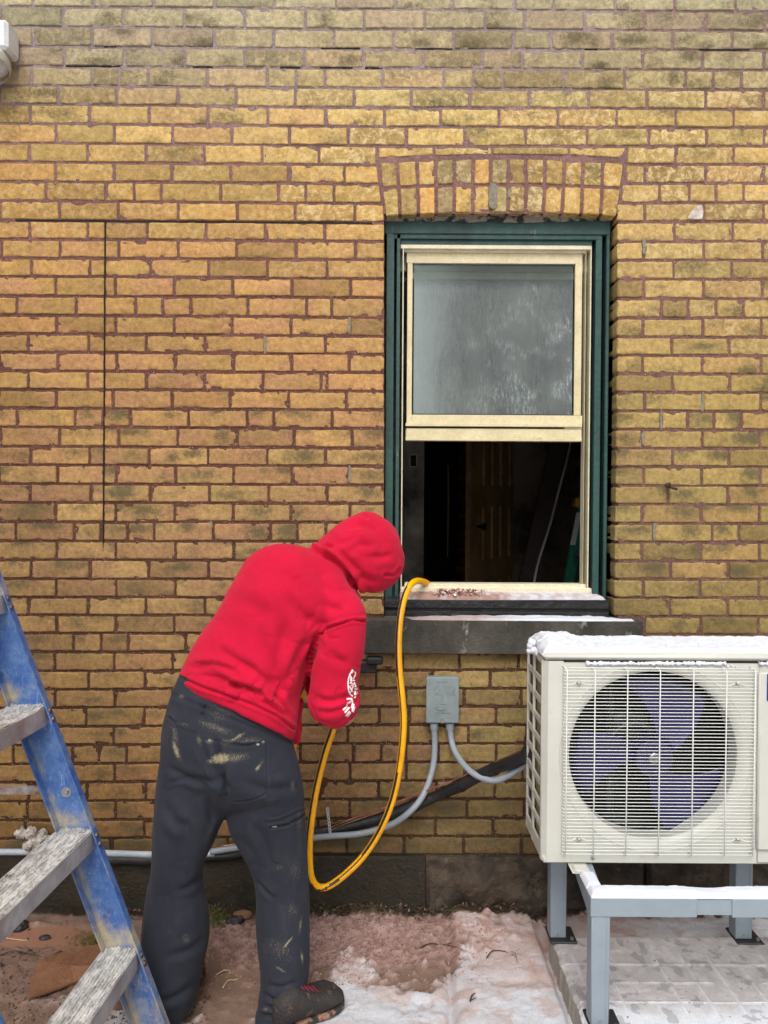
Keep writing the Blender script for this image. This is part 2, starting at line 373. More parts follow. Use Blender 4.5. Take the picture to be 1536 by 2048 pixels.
    fl = float(np.interp(py, [0, 150, 220, 470, 560, 1700], [.35, .45, .9, .75, .12, .03]))*random.uniform(.3, 1.1)
    if px < 560 and py > 190: fl *= .45
    if px > 1230 and py < 700: fl = max(fl, .4*random.random())
    wet = float(np.interp(py, [1000, 1300, 1700], [0, .35, .8]))
    sc = np.stack([np.clip(st, 0, 1), np.full(nv_, min(1, fl)), np.full(nv_, wet), np.ones(nv_)], 1)
    nu, nv2 = len(us), len(vs)
    mb.grid(pos, nu, nv2, 0, cols); STC.append(sc)
    # sides going back into the wall
    ring = list(range(nu))+[nu*j+nu-1 for j in range(1, nv2)]+[nu*(nv2-1)+i for i in range(nu-2, -1, -1)]+[nu*j for j in range(nv2-2, 0, -1)]
    rp = pos[ring].copy(); rb = rp.copy(); rb[:, 1] = back; n = len(ring)
    rc = cols[ring]*np.array([.92, .92, .92, 1]); mb.add(np.vstack([rp, rb]), [[i, (i+1) % n, (i+1) % n+n, i+n] for i in range(n)], 0, np.vstack([rc, rc])); STC.append(np.vstack([sc[ring], sc[ring]]))
_curbed = None
def bed_y(px, which): return bed(which, px)
house = tag(empty('brick_house', (0, 0, 0)), 'old yellow brick house wall with dark red mortar, green framed window and parged stone base', 'house')
bricks = MB(); arch = MB(); arch_st = []
OPEN = {8: (754, 1254), 9: (757, 1252), 10: (762, 1243)}
n_b = 0
for i in range(-12, 46):
    jj = joints(i); inside = i >= 0
    for a, b in zip(jj[:-1], jj[1:]):
        if i in OPEN and (a, b) == OPEN[i]: continue
        if 11 <= i <= 32 and a >= 760 and b <= 1236 and (b-a) > 300: continue
        if i in (33, 34) and a == 729 and b == 1290: continue
        g = random.uniform(1.9, 3.2); ga, gb = g, g
        if b in (768,) and 9 <= i <= 32: gb = 0
        if 1227 < a < 1236 and 11 <= i <= 32: ga = 0
        back = .12 if (ga == 0 or gb == 0) else .03
        segs = [(a+ga, b-gb)]
        if 12 <= i <= 28 and a < 205 < b:                        # saw cut straight through the bricks
            cxx = 210-(i-12)*.22
            segs = [(a+ga, cxx-1.1), (cxx+1.1, b-gb)]
            segs = [s for s in segs if s[1]-s[0] > 4]
        for s0, s1 in segs:
            h = random.uniform(2.0, 3.0); ht, hb = h+random.uniform(-.6, .6), h
            if i == 11: hb += 1.0
            j1, j2 = random.uniform(-1, 1), random.uniform(-1, 1)
            quad = [(s0, bed(i, s0)+ht), (s1, bed(i, s1)+ht+j1*.6), (s1, bed(i+1, s1)-hb+j2*.6), (s0, bed(i+1, s0)-hb)]
            if i in (9, 10, 11) and b in (757, 762, 768) and s1 > 740: quad[1] = (quad[1][0]-2, quad[1][1]); quad[2] = (quad[2][0]+(2 if i < 11 else 0), quad[2][1])
            vis = inside and s1 > -80 and s0 < 1620
            add_brick(bricks, 0, 0, 0, 0, back=back, quad=quad, fine=vis, seed=n_b); n_b += 1
# thin split bricks over the arch
for a, b in ((758, 866), (871, 983), (987, 1136), (1141, 1252)):
    f = lambda x: 300+((x-1004)/246)**2*7
    add_brick(bricks, 0, 0, 0, 0, quad=[(a, 295), (b, 295), (b, f(b)+7), (a, f(a)+7)], seed=n_b); n_b += 1
def finish_bricks(mb, name, par):
    global STC
    o = mb.build(name, MBRICK, par, smooth=True)
    at = o.data.color_attributes.new('St', 'FLOAT_COLOR', 'POINT'); C = np.concatenate(STC); at.data.foreach_set('color', C.ravel()); STC = []
    return o
finish_bricks(bricks, 'brickwork', house)
# arch: two rings of bricks on edge
ot = lambda x: 315+((x-1000)/243)**2*8.5; om = lambda x: 369+((x-1000)/240)**2*7; ob = lambda x: 423+((x-1000)/235)**2*9
xo = [758,793,834,871,909,947,982,1017,1052,1090,1129,1167,1206,1250]; xm = [763,798,836,872,909,946,981,1017,1053,1090,1128,1165,1205,1243]; xb = [769,800,837,873,909,946,981,1016,1051,1087,1124,1163,1202,1236]
apal = [(200,160,84),(206,166,88),(196,164,84),(150,132,82),(160,146,92),(214,160,78),(150,136,84),(160,132,72),(200,160,82),(206,166,84),(190,148,72),(168,138,72),(212,166,78)]
for k in range(13):
    g = 3.2
    add_brick(arch, 0, 0, 0, 0, back=.03, quad=[(xo[k]+g, ot(xo[k]+g)+3), (xo[k+1]-g, ot(xo[k+1])+3), (xm[k+1]-g, om(xm[k+1])-3), (xm[k]+g, om(xm[k])-3)], pal=apal[k], seed=n_b); n_b += 1
    add_brick(arch, 0, 0, 0, 0, back=.12, quad=[(xm[k]+g, om(xm[k])+3), (xm[k+1]-g, om(xm[k+1])+3), (xb[k+1]-g, ob(xb[k+1])), (xb[k]+g, ob(xb[k]))], pal=tuple(np.array(apal[(k*5+2) % 13])*1.03), seed=n_b); n_b += 1
finish_bricks(arch, 'brick_arch', house)
# mortar bed behind the bricks
mo = MB()
def mortar_patch(px0, py0, px1, py1, step=12, Yb=.0053):
    nx = max(2, int((px1-px0)/step)+1); ny = max(2, int((py1-py0)/step)+1)
    X, Z = np.meshgrid(np.linspace(px0, px1, nx), np.linspace(py0, py1, ny)); pts = np.array([P(a, b, Yb) for a, b in zip(X.ravel(), Z.ravel())])
    pts[:, 1] += (fbm(pts*25, 2, 3)-.5)*.002
    cy = np.clip(Z.ravel(), 0, 1690); c = np.stack([np.interp(cy, RMY, [m[k] for m in RM]) for k in range(3)], 1)
    rr = sstep(1150, 1300, X.ravel())[:, None]; c = c*(1-rr*.6)+np.array([142, 106, 98])*rr*.6
    hi = (1-sstep(300, 420, cy))[:, None]
    c = c*(1+(fbm(pts*6, 3, 77)-.5)[:, None]*.3)
    mo.grid(pts, nx, ny, 0, np.hstack([s2l(np.clip(c, 0, 255)*.9+12)*1.0, np.ones((len(c), 1))]))
mortar_patch(-760, -500, 768, 1716); mortar_patch(1236, -500, 2300, 1716); mortar_patch(768, -500, 1236, 427); mortar_patch(768, 1240, 1236, 1716)
# mortar lining of the window reveal
pa, pb = P(1239, 420, .004), P(1233, 1250, .004)
nz = 40; pts = [(pa.x+(pb.x-pa.x)*k/nz, y, pa.z+(pb.z-pa.z)*k/nz) for k in range(nz+1) for y in (.003, .12)]
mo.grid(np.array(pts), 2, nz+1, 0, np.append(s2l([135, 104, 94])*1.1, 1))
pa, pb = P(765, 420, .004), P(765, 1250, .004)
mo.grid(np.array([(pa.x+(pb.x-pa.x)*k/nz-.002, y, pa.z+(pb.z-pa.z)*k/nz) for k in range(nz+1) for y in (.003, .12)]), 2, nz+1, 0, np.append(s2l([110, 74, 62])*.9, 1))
xs = np.linspace(766, 1238, 40); mo.grid(np.array([tuple(P(x, ob(x)-2.5, .004)+Vector((0, yy, 0))) for x in xs for yy in (0, .12)]), 2, 40, 0, np.append(s2l([120, 92, 84])*.9, 1))
mo.build('mortar', MMORT, house, smooth=True)
# solid wall core behind so that no light leaks round the opening
core = MB(); cm = M('wall_core', lin(90, 80, 70), .9)
def core_rect(px0, py0, px1, py1): 
    a, b = P(px0, py1, .012), P(px1, py0, .012); core.box((a.x, .0125, a.z), (b.x, .28, b.z))
core_rect(-760, -500, 764, 1830); core_rect(1240, -500, 2300, 1830); core_rect(764.2, -500, 1239.8, 418); core_rect(764.2, 1236, 1239.8, 1830)
core.build('wall_core', cm, house)
# saw cuts: dark kerf in the joint and down through the bricks
cut = MB(); ck = M('kerf_dark', (.010, .008, .006), .95)
a, b = P(210, 441, 0), P(206.3, 1096, 0)
cut.prism([Vector((a.x-.0016, -.0012, a.z)), Vector((a.x+.0016, -.0012, a.z)), Vector((b.x+.0016, -.0012, b.z)), Vector((b.x-.0016, -.0012, b.z))], (0, .004, 0))
for k in range(28):
    x0, x1 = 30+k*25.5, 30+(k+1)*25.5; t = 1.2+.7*random.random()
    p0, p1 = P(x0, bed(12, x0)-.5, 0), P(x1, bed(12, x1)-.5, 0); hh = t*.00185
    cut.prism([Vector((p0.x, .0036, p0.z-hh)), Vector((p1.x, .0036, p1.z-hh)), Vector((p1.x, .0036, p1.z+hh)), Vector((p0.x, .0036, p0.z+hh))], (0, .004, 0))
cut.build('saw_cut', ck, house)
for (x0, x1, by) in ((130, 240, 4), (385, 425, 4), (208, 232, 3), (640, 705, 4), (730, 765, 4), (830, 905, 3), (1400, 1500, 3), (1170, 1195, 3), (560, 600, 4), (642, 720, 3)):
    n = 6; cut = MB()
    for k in range(n):
        a_, b_ = x0+(x1-x0)*k/n, x0+(x1-x0)*(k+1)/n; p0, p1 = P(a_, bed(by, a_)-1.5, 0), P(b_, bed(by, b_)-1.5, 0); hh = .0012+random.random()*.0022
        cut.prism([Vector((p0.x, .0032, p0.z-hh)), Vector((p1.x, .0032, p1.z-hh)), Vector((p1.x, .0032, p1.z+hh)), Vector((p0.x, .0032, p0.z+hh))], (0, .004, 0))
    cut.build('mortar_gap', ck, house)
# grey repair mortar dabs
dab = MB(); gm = M('grey_repair_mortar', lin(134, 128, 112), .9, c2=lin(112, 106, 92), scale=60, bump=.001)
for (x, y, w, h) in ((530, 690, 3, 19), (699, 651, 2.5, 17), (1289, 492, 3.5, 16), (1406, 804, 3, 19), (1323, 841, 2, 18), (1287, 876, 3.5, 12), (1311, 1063, 5, 18), (699, 948, 2.5, 17), (986, 392, 7, 26), (421, 1050, 4, 8), (1020, 386, 4, 9)):
    c = P(x, y, 0); s = 1/530.; n = 14
    poly = [Vector((c.x+w*s*math.copysign(abs(math.cos(t))**.45, math.cos(t))*(1+random.uniform(-.3, .25)), -.0035 if w > 6 else .0026, c.z+h*s*math.copysign(abs(math.sin(t))**.45, math.sin(t))*(1+random.uniform(-.1, .1)))) for t in [2*math.pi*(k+.5)/n for k in range(n)]]
    dab = MB(); dab.prism(poly, (0, .012, 0)); dab.build('mortar_repair', gm, house)
dab = MB(); dab.prism([P(x, y, -.0035) for x, y in ((1376, 436), (1384, 422), (1394, 412), (1404, 410), (1407, 424), (1405, 437), (1392, 438))], (0, .008, 0)); dab.build('mortar_repair', M('white_repair_mortar', lin(206, 196, 188), .9, c2=lin(170, 158, 148), scale=40, bump=.001), house)
# ------------------------------------------------------------------ stone base
def rough_block(mb, px0, py0, px1, py1, Yf, amp, step=.012, seed=1, fr=9, rz=None, extra=None):
    a, b = P(px0, py1, Yf), P(px1, py0, Yf); x0, x1, z0, z1 = a.x, b.x, (a.z if rz is None else rz), b.z
    nx, nz = int((x1-x0)/step)+2, int((z1-z0)/step)+2
    X, Z = np.meshgrid(np.linspace(x0, x1, nx), np.linspace(z0, z1, nz)); p = np.stack([X.ravel(), np.full(X.size, Yf), Z.ravel()], 1)
    e = np.minimum(np.minimum(p[:, 0]-x0, x1-p[:, 0]), np.minimum(p[:, 2]-z0, z1-p[:, 2]))
    p[:, 1] -= (fbm(p*fr+seed, 5, seed)-.5)*amp*2*sstep(0, .02, e)+amp*.3*sstep(0, .015, e)
    mb.grid(p, nx, nz)
    ring = list(range(nx))+[nx*j+nx-1 for j in range(1, nz)]+[nx*(nz-1)+i for i in range(nx-2, -1, -1)]+[nx*j for j in range(nz-2, 0, -1)]
    rp = p[ring]; rb = rp.copy(); rb[:, 1] = .03; n = len(ring); mb.add(np.vstack([rp, rb]), [[i, (i+1) % n, (i+1) % n+n, i+n] for i in range(n)])
mparge = M('dark_wet_parging', lin(50, 43, 31), .55, c2=lin(30, 26, 18), scale=7, bump=.0012, bscale=70, dirt=lin(84, 74, 58), dlo=.58, dhi=.8, dscale=26, rvar=.15)
mstone = M('dark_rough_stone', lin(72, 60, 48), .85, c2=lin(30, 26, 20), scale=11, bump=.003, bscale=45, dirt=lin(104, 90, 76), dlo=.56, dhi=.74, dscale=14)
fb = MB(); rough_block(fb, -760, 1716.5, 848, 1840, -.022, .003, rz=-.15); 
rough_block(fb, 430, 1713, 848, 1722, -.026, .002, step=.006, seed=4)
fb.build('parged_base', mparge, house, smooth='angle')
fs = MB(); xs_ = [850, 1290, 2300]
for k in range(2): rough_block(fs, xs_[k]+1, 1714.5+random.uniform(0, 3), xs_[k+1]-1, 1840, -.014, .05, step=.008, seed=20+k, rz=-.15)
fs.build('stone_base', mstone, house, smooth='angle')
# ------------------------------------------------------------------ window sill stone
sill = MB(); rough_block(sill, 727, 1244.5, 1286, 1306, -.045, .002, step=.008, seed=7)
a, b = P(727, 1306, -.045), P(1286, 1244.5, -.045)
tp = MB(); X, Yg = np.meshgrid(np.linspace(a.x, b.x, 70), np.linspace(-.045, .13, 14)); zz = b.z+.0+(Yg.ravel()+.045)*.06
pp = np.stack([X.ravel(), Yg.ravel(), zz], 1); sill.grid(pp, 70, 14)
msill = M('dark_weathered_sill', lin(88, 84, 76), .9, c2=lin(44, 42, 37), scale=4.5, bump=.0014, bscale=80, dirt=lin(150, 146, 140), dlo=.60, dhi=.72, dscale=18, stretch=(1, 1, .5))
sill.build('window_sill', msill, house, smooth='angle')
SILL_TOP = b.z
# ------------------------------------------------------------------ window (part of the house)
win = empty('window', (0, 0, 0)); win.parent = house
mgreen = M('chipped_green_paint', lin(38, 74, 69), .55, c2=lin(26, 54, 51), scale=9, bump=.0007, bscale=60, dirt=lin(120, 118, 104), dlo=.64, dhi=.70, dscale=34, stretch=(1, 1, .35))
mcream = M('aged_cream_enamel', lin(208, 196, 158), .42, c2=lin(196, 184, 144), scale=10, bump=.0003, dirt=lin(120, 96, 66), dlo=.60, dhi=.80, dscale=22)
mcream2 = M('cream_enamel_pale', lin(218, 211, 184), .4, c2=lin(206, 198, 168), scale=14, bump=.0002, dirt=lin(110, 90, 66), dlo=.67, dhi=.8, dscale=40)
mblackw = M('black_weathered_wood', lin(24, 25, 28), .55, c2=lin(14, 14, 16), scale=8, bump=.0025, bscale=30, dirt=lin(110, 110, 112), dlo=.66, dhi=.78, dscale=40, stretch=(.12, 1, 1))
mdark = M('dark_gap', (.015, .015, .015), .8)
mcaulk = M('flaking_grey_caulk', lin(150, 142, 132), .9, c2=lin(50, 56, 50), scale=28, lo=.45, hi=.55, bump=.002)
def bx(mb, x0, y0, x1, y1, Yf, Yb, bev=.0015, mi=0):
    a, b = P(x0, y1, Yf), P(x1, y0, Yf); mb.box((a.x, Yf, a.z), (b.x, Yb, b.z), mi, bev)
f = MB()
bx(f, 769, 440, 789, 1236, .052, .12, .001); bx(f, 789.2, 468, 801, 1225, .056, .12, .0008)
bx(f, 769, 438, 1222, 467, .050, .12, .003); bx(f, 789, 467, 1204, 477, .056, .12, .001); bx(f, 801, 477, 1184, 488, .066, .12, .001)
bx(f, 1205, 440, 1221, 1236, .052, .12, .003); bx(f, 1184, 468, 1204.8, 1225, .057, .12, .001)
f.build('window_casing', mgreen, win, smooth=False); f = MB(); bx(f, 1221.3, 438, 1228, 1238, .062, .12, .001); f.build('caulk', M('black_caulk', (.02, .018, .016), .7), win)
f = MB()
xs = np.linspace(770, 1222, 60); top = []; bot = []
for x in xs:
    c = P(x, ob(x)+2, .046); d = P(x, 441+4*vn(np.array([[x*.05, 0, 0]]), 5)[0]*(1.4 if 840 < x < 1170 else .5), .046); top.append(c); bot.append(d)
f.grid(np.array([tuple(p) for p in top]+[tuple(p) for p in bot]), 60, 2); f.build('caulk', mcaulk, win)
f = MB()      # black wooden sub-sill
bx(f, 768, 1202, 1219, 1216, .020, .12, .003); bx(f, 768, 1217, 1219, 1224, .032, .12, .002); bx(f, 768, 1225, 1219, 1236, .026, .12, .003)
a = P(770, 1202, .020); b = P(1217, 1202, .020); c1 = P(1198, 1186, .075); c0 = P(786, 1186, .075)
f.add([tuple(a), tuple(b), tuple(c1), tuple(c0)], [(0, 1, 2, 3)])
f.build('wooden_sill', mblackw, win)
f = MB()
bx(f, 801, 490, 808, 1187, .070, .13); bx(f, 1174, 490, 1184, 1187, .070, .13)
bx(f, 801, 490, 1184, 497, .069, .13); bx(f, 808.3, 498, 1173.5, 504, .084, .13)
bx(f, 1165, 498, 1173, 1180, .082, .13); bx(f, 809, 505, 812.5, 1180, .084, .13)
bx(f, 801, 1177, 1184, 1188, .067, .13, .002); bx(f, 809, 1169, 1172, 1176.5, .080, .14, .002)
f.build('frame', mcream2, win)
f = MB()
bx(f, 813, 507, 1165, 526, .092, .115); bx(f, 813, 526.3, 825.5, 831, .0925, .115); bx(f, 1147.5, 526.3, 1165, 831, .0925, .115); bx(f, 813, 831.3, 1165, 847, .092, .115)
bx(f, 811, 848, 1164, 852, .080, .115, .001); bx(f, 811, 858, 1164, 876, .088, .12, .004); bx(f, 811, 876.5, 1164, 881, .083, .12, .0015)
bx(f, 1129, 853, 1164, 858, .09, .12, .001)
f.build('sash', mcream, win)
f = MB(); bx(f, 826, 527, 1147, 830.8, .094, .097, 0); bx(f, 826, 527, 1147, 828.6, .0995, .1, 0)
f = MB(); bx(f, 812, 852.5, 1128, 857.6, .112, .12, 0); bx(f, 808.5, 505, 809.0, 1170, .083, .09, 0); f.build('sash_groove', mdark, win)
f = MB()
for (x0, y0, x1, y1) in ((825.3, 526.3, 827.5, 831), (1145.5, 526.3, 1147.7, 831), (825.3, 526.3, 1147.7, 528.6), (825.3, 829, 1147.7, 831.2)): bx(f, x0, y0, x1, y1, .0935, .1, 0)
f.build('glazing_bead', M('dark_bead', lin(52, 54, 50), .5), win)
# fogged glass: condensation over real glass, with pale reflections painted into its colour
g = NT('fogged_window_glass')
st = g.noise(14, 8, .7, stretch=(2.2, 1, .32), dist=.6); st2 = g.noise(60, 6, .7, stretch=(1.6, 1, .35))
fog = g.mix(g.ramp(g.noise(3.2, 4), .35, .7), lin(104, 112, 108), lin(66, 74, 76))
fog = g.mix(g.ramp(st2, .6, .74), fog, lin(132, 144, 142))
sx = g.n('SeparateXYZ'); g.l(g.tc.outputs['Object'], sx.inputs[0])
wx = g.ramp(sx.outputs['X'], .15, .70); refl_left = g.ramp(sx.outputs['X'], .12, .30, 1, 0)
refl_patch = g.math('MULTIPLY', g.math('MULTIPLY', g.ramp(g.noise(6, 5, .6), .48, .60), g.ramp(g.noise(80, 8, .85, stretch=(1.5, 1, .42)), .48, .66)), wx)
fog = g.mix(refl_patch, fog, lin(196, 208, 208)); fog = g.mix(g.math('MULTIPLY', refl_left, .35), fog, lin(190, 206, 204))  # pale patches at right and glow at left: painted reflections
wv = g.noise(22, 9, .8, stretch=(4.5, 1, .28), dist=1.4); run = g.math('MULTIPLY', g.ramp(g.math('ABSOLUTE', g.math('SUBTRACT', wv, .5)), 0, .022, 1, 0), g.ramp(g.noise(3.5, 3, stretch=(1.5, 1, .6)), .42, .52))
fog = g.mix(g.math('MULTIPLY', run, .9), fog, lin(24, 28, 28))
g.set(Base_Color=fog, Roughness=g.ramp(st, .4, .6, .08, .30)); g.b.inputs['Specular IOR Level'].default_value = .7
g.bump(g.noise(240, 4, .6), .0008, .5)
tr = g.n('BsdfTransparent'); tr.inputs[0].default_value = (.75, .8, .78, 1); mx = g.n('MixShader'); out = g.t.nodes['Material Output']
g.l(g.math('MULTIPLY', g.ramp(st, .3, .75, .86, .74), g.ramp(sx.outputs['Z'], P(0, 575, .1).z, P(0, 548, .1).z, 1, .42)), mx.inputs[0]); g.l(tr.outputs[0], mx.inputs[1]); g.l(g.b.outputs[0], mx.inputs[2]); g.l(mx.outputs[0], out.inputs['Surface'])
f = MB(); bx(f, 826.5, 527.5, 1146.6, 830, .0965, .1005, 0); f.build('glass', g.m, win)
f = MB(); bx(f, 800, 505, 1180, 543, .125, .15, .004); bx(f, 822, 546, 1152, 558, .122, .13, .002); a = P(800, 553, .18)
bx(f, 800, 556, 1180, 562, .178, .19, .002); f.build('blind', M('blind_vinyl', lin(225, 220, 195), .5), win)
# debris and snow drifted on sills
def drift(name, label, cat_pts, mat, amp=.006, nU=90, nV=12, seed=3, hfun=None, cols=None):
    """cat_pts: 4 Vectors (front-left, front-right, back-right, back-left) of the resting face"""
    a, b, c, d = [np.array(p) for p in cat_pts]; U1, V1 = np.meshgrid(np.linspace(0, 1, nU), np.linspace(0, 1, nV)); u = U1.ravel(); v = V1.ravel()
    p = (a*((1-u)*(1-v))[:, None]+b*(u*(1-v))[:, None]+c*(u*v)[:, None]+d*((1-u)*v)[:, None])
    h = hfun(u, v, p); q = p.copy(); q[:, 2] += h; m = MB()
    m.grid(q, nU, nV, 0, None if cols is None else cols(u, v, p))
    o = m.build(name, mat, None, smooth=True); tag(o, label, kind='stuff'); return o
def snow_mat(name, attr=False, c=lin(224, 228, 237)):
    t = NT(name); col = c
    if attr: col = t.attr('Col').outputs['Color']
    col = t.mix(t.ramp(t.noise(130, 6, .8), .62, .72), col, lin(150, 120, 108)) if attr else t.mix(t.ramp(t.noise(90, 6, .8), .62, .78), col, lin(196, 200, 208))
    t.set(Base_Color=col, Roughness=.75); t.b.inputs['Specular IOR Level'].default_value = .25
    t.b.inputs['Subsurface Weight'].default_value = .12; t.b.inputs['Subsurface Radius'].default_value = (.02, .022, .025)
    n1 = t.bump(t.noise(50, 8, .7), .006, .8); t.bump(t.noise(300, 4, .8), .003, .8, n1); return t.m
msnow = snow_mat('fresh_snow'); msnowd = snow_mat('dusted_snow', True)
def pinkmix(k): return np.hstack([(1-k)[:, None]*s2l([214, 218, 226])+k[:, None]*s2l([160, 128, 118]), np.ones((len(k), 1))])
A1, A2, A3, A4 = P(752, 1243.5, -.040), P(1281, 1246, -.040), P(1281, 1246, -.040)+Vector((0, .06, .006)), P(752, 1243.5, -.040)+Vector((0, .06, .006))
drift('sill_snow', 'pinkish brick dust and snow lying along the stone window sill', (A1, A2, A3, A4), msnowd,
      hfun=lambda u, v, p: (.001+.011*sstep(.02, .35, u)*(1-sstep(.80, .99, u)*.75)*(.45+.9*fbm(p*[30, 40, 1], 4, 4)))*sstep(0, .22, v)-(1-sstep(0, .16, v))*.004-(u < .015)*.01-(u > .985)*.012,
      cols=lambda u, v, p: pinkmix(np.clip(sstep(.62, .32, u)*(.35+.8*fbm(p*25, 4, 9)), 0, 1)), nU=160)
B1, B2, B3, B4 = P(800, 1199, .026), P(1212, 1199, .026), P(1185, 1187, .070), P(800, 1187, .070)
drift('ledge_snow', 'dirty snow and crumbled brick dust on the black wooden window ledge', (B1, B2, B3, B4), msnowd,
      hfun=lambda u, v, p: .003+.011*sstep(.1, .35, v)*(1-.6*sstep(.4, .6, u))*fbm(p*[60, 60, 1], 4, 6)-.006*(1-sstep(0, .2, v)),
      cols=lambda u, v, p: pinkmix(np.clip(.35+.8*sstep(.62, .4, u)*fbm(p*[40, 40, 1], 4, 9)*1.6+(fbm(p*[60, 90, 1], 3, 12)-.4), 0, 1)), nU=140)
def rubble(name, label, n, place, size, cols, kind='stuff', seed=1, squash=.7):
    r = random.Random(seed); m = MB()
    for _ in range(n):
        c = place(r)
        if c is None: continue
        s = size*(.4+r.random()**2*1.6); ax = Vector((r.uniform(-1, 1), r.uniform(-1, 1), r.uniform(-1, 1))).normalized(); Mx = Matrix.Rotation(r.uniform(0, 6.28), 3, ax)
        vs = [Mx@Vector((a*s*r.uniform(.6, 1.3), b*s*r.uniform(.6, 1.3), d*s*r.uniform(.5, 1)*squash)) for a, b, d in ((1, 0, 0), (-1, 0, 0), (0, 1, 0), (0, -1, 0), (0, 0, 1), (0, 0, -1))]
        m.add([tuple(c+v) for v in vs], [(0, 2, 4), (2, 1, 4), (1, 3, 4), (3, 0, 4), (2, 0, 5), (1, 2, 5), (3, 1, 5), (0, 3, 5)], 0, np.append(s2l(r.choice(cols)), 1))
    t = NT(name+'_mat'); t.set(Base_Color=t.attr('Col').outputs['Color'], Roughness=.9); o = m.build(name, t.m); tag(o, label, kind=kind); return o
def _pl(r):
    u = r.betavariate(2.2, 2.2); return P(860+110*u, 1178+r.uniform(0, 14), .06+r.uniform(-.03, .01))
rubble('crumbled_mortar', 'small heap of crumbled pink mortar on the open window ledge', 320, _pl, .0042, [(196, 156, 140), (150, 100, 84), (226, 214, 206), (120, 80, 66)], seed=5)
# ------------------------------------------------------------------ dim room behind the open sash
def room_box(name, a, b, mat, kind='structure'):
    m = MB(); m.box(a, b); o = m.build(name, mat); tag(o, kind=kind) if kind else None; return o
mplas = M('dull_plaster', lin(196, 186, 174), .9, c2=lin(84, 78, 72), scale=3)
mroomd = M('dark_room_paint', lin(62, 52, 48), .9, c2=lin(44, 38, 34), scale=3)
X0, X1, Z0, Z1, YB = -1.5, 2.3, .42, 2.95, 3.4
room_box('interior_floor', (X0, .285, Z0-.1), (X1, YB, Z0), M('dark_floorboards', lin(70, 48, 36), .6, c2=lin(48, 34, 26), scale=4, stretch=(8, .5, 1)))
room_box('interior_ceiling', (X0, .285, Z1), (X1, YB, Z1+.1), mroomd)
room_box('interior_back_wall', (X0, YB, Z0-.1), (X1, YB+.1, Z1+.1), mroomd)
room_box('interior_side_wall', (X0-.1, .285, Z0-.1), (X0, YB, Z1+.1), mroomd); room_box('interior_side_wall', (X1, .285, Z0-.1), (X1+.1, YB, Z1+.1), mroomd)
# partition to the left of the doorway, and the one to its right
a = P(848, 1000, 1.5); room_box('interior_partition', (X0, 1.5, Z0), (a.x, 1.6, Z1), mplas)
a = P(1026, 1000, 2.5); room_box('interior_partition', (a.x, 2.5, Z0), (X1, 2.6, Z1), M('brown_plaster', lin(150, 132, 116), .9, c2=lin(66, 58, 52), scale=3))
sw = MB(); a, b = P(819, 934, 1.495), P(834, 909, 1.495); t_ = .004
for r4 in (((a.x, a.z), (b.x, a.z+t_)), ((a.x, b.z-t_), (b.x, b.z)), ((a.x, a.z+t_), (a.x+t_, b.z-t_)), ((b.x-t_, a.z+t_), (b.x, b.z-t_))): sw.box((r4[0][0], 1.488, r4[0][1]), (r4[1][0], 1.4995, r4[1][1]))
ob1 = sw.build('switch_box', M('pale_metal', lin(220, 215, 170), .4)); sw = MB(); sw.box((a.x+t_, 1.494, a.z+t_), (b.x-t_, 1.4995, b.z-t_)); o2 = sw.build('box_cavity', mdark, ob1)
tag(ob1, 'open electrical switch box without its plate on the dim wall inside the window', 'switch box')
# panelled door leaf standing ajar
e0 = P(937, 1000, 1.9); e1 = P(1023, 1000, 2.48); dv = Vector((e1.x-e0.x, e1.y-e0.y, 0)); L = dv.length; dv.normalize(); nv = Vector((dv.y, -dv.x, 0))
dr = tag(empty('interior_door', (e0.x, e0.y, Z0)), 'tall cream panelled door ajar in the dark room seen through the open window', 'door')
def dbox(mb, u0, u1, z0, z1, d0, d1):
    ps = [Vector((e0.x, e0.y, 0))+dv*u+nv*d+Vector((0, 0, z)) for u in (u0, u1) for d in (d0, d1) for z in (z0, z1)]
    mb.add([tuple(p) for p in ps], [(0, 1, 3, 2), (4, 6, 7, 5), (0, 4, 5, 1), (2, 3, 7, 6), (0, 2, 6, 4), (1, 5, 7, 3)])
md = MB(); dbox(md, 0, L, Z0, 2.5, -.02, .0)
for u0 in (0, L*.30, L*.5, L*.7, L*.92): dbox(md, u0, u0+(.1 if u0 < .01 else .045), Z0, 2.5, 0, .014)
for z0 in (Z0, 1.02, 1.5, 2.36): dbox(md, 0, L, z0, z0+.14, .0, .0155)
md.build('door_leaf', M('old_cream_door', lin(190, 156, 108), .5, c2=lin(160, 124, 82), scale=5)); 
leaf = bpy.data.objects['door_leaf']
kn = MB(); kp = Vector((e0.x, e0.y, 1.375))+dv*.13
kn.tube([kp, kp+nv*.03, kp+nv*.04, kp+nv*.055, kp+nv*.062], [.010, .010, .022, .024, .010], 12); kn.build('door_knob', M('black_iron', (.02, .02, .02), .4, .6), smooth=True)
reparent(dr, leaf, bpy.data.objects['door_knob'])
# red brick flue beside the doorway
fl = MB(); a, b = P(914, 1200, 2.9), P(938, 800, 2.9)
for k in range(34):
    z = Z0+k*.07
    for q in range(2): fl.box((a.x+q*.06+(.02 if k % 2 else 0), 2.9, z+.006), (a.x+q*.06+.055+(.02 if k % 2 else 0), 3.0, z+.066), 0, .003)
o = fl.build('brick_flue', M('red_flue_brick', lin(170, 92, 60), .9, c2=lin(120, 70, 50), scale=20)); tag(o, 'narrow red brick flue left of the door inside the dark room', 'chimney')
tb = MB(); tb.tube([P(896, 930, 2.6), P(897, 1000, 2.6), P(895, 1115, 2.6)], [.006, .009, .004], 6); o = tb.build('light_slit_strip', M('pale_light_slit', lin(200, 180, 130), .5)); tag(o, 'thin pale strip painted as the line of light in the dark doorway inside', 'light line')  # pale strip drawn in place of a slit of light
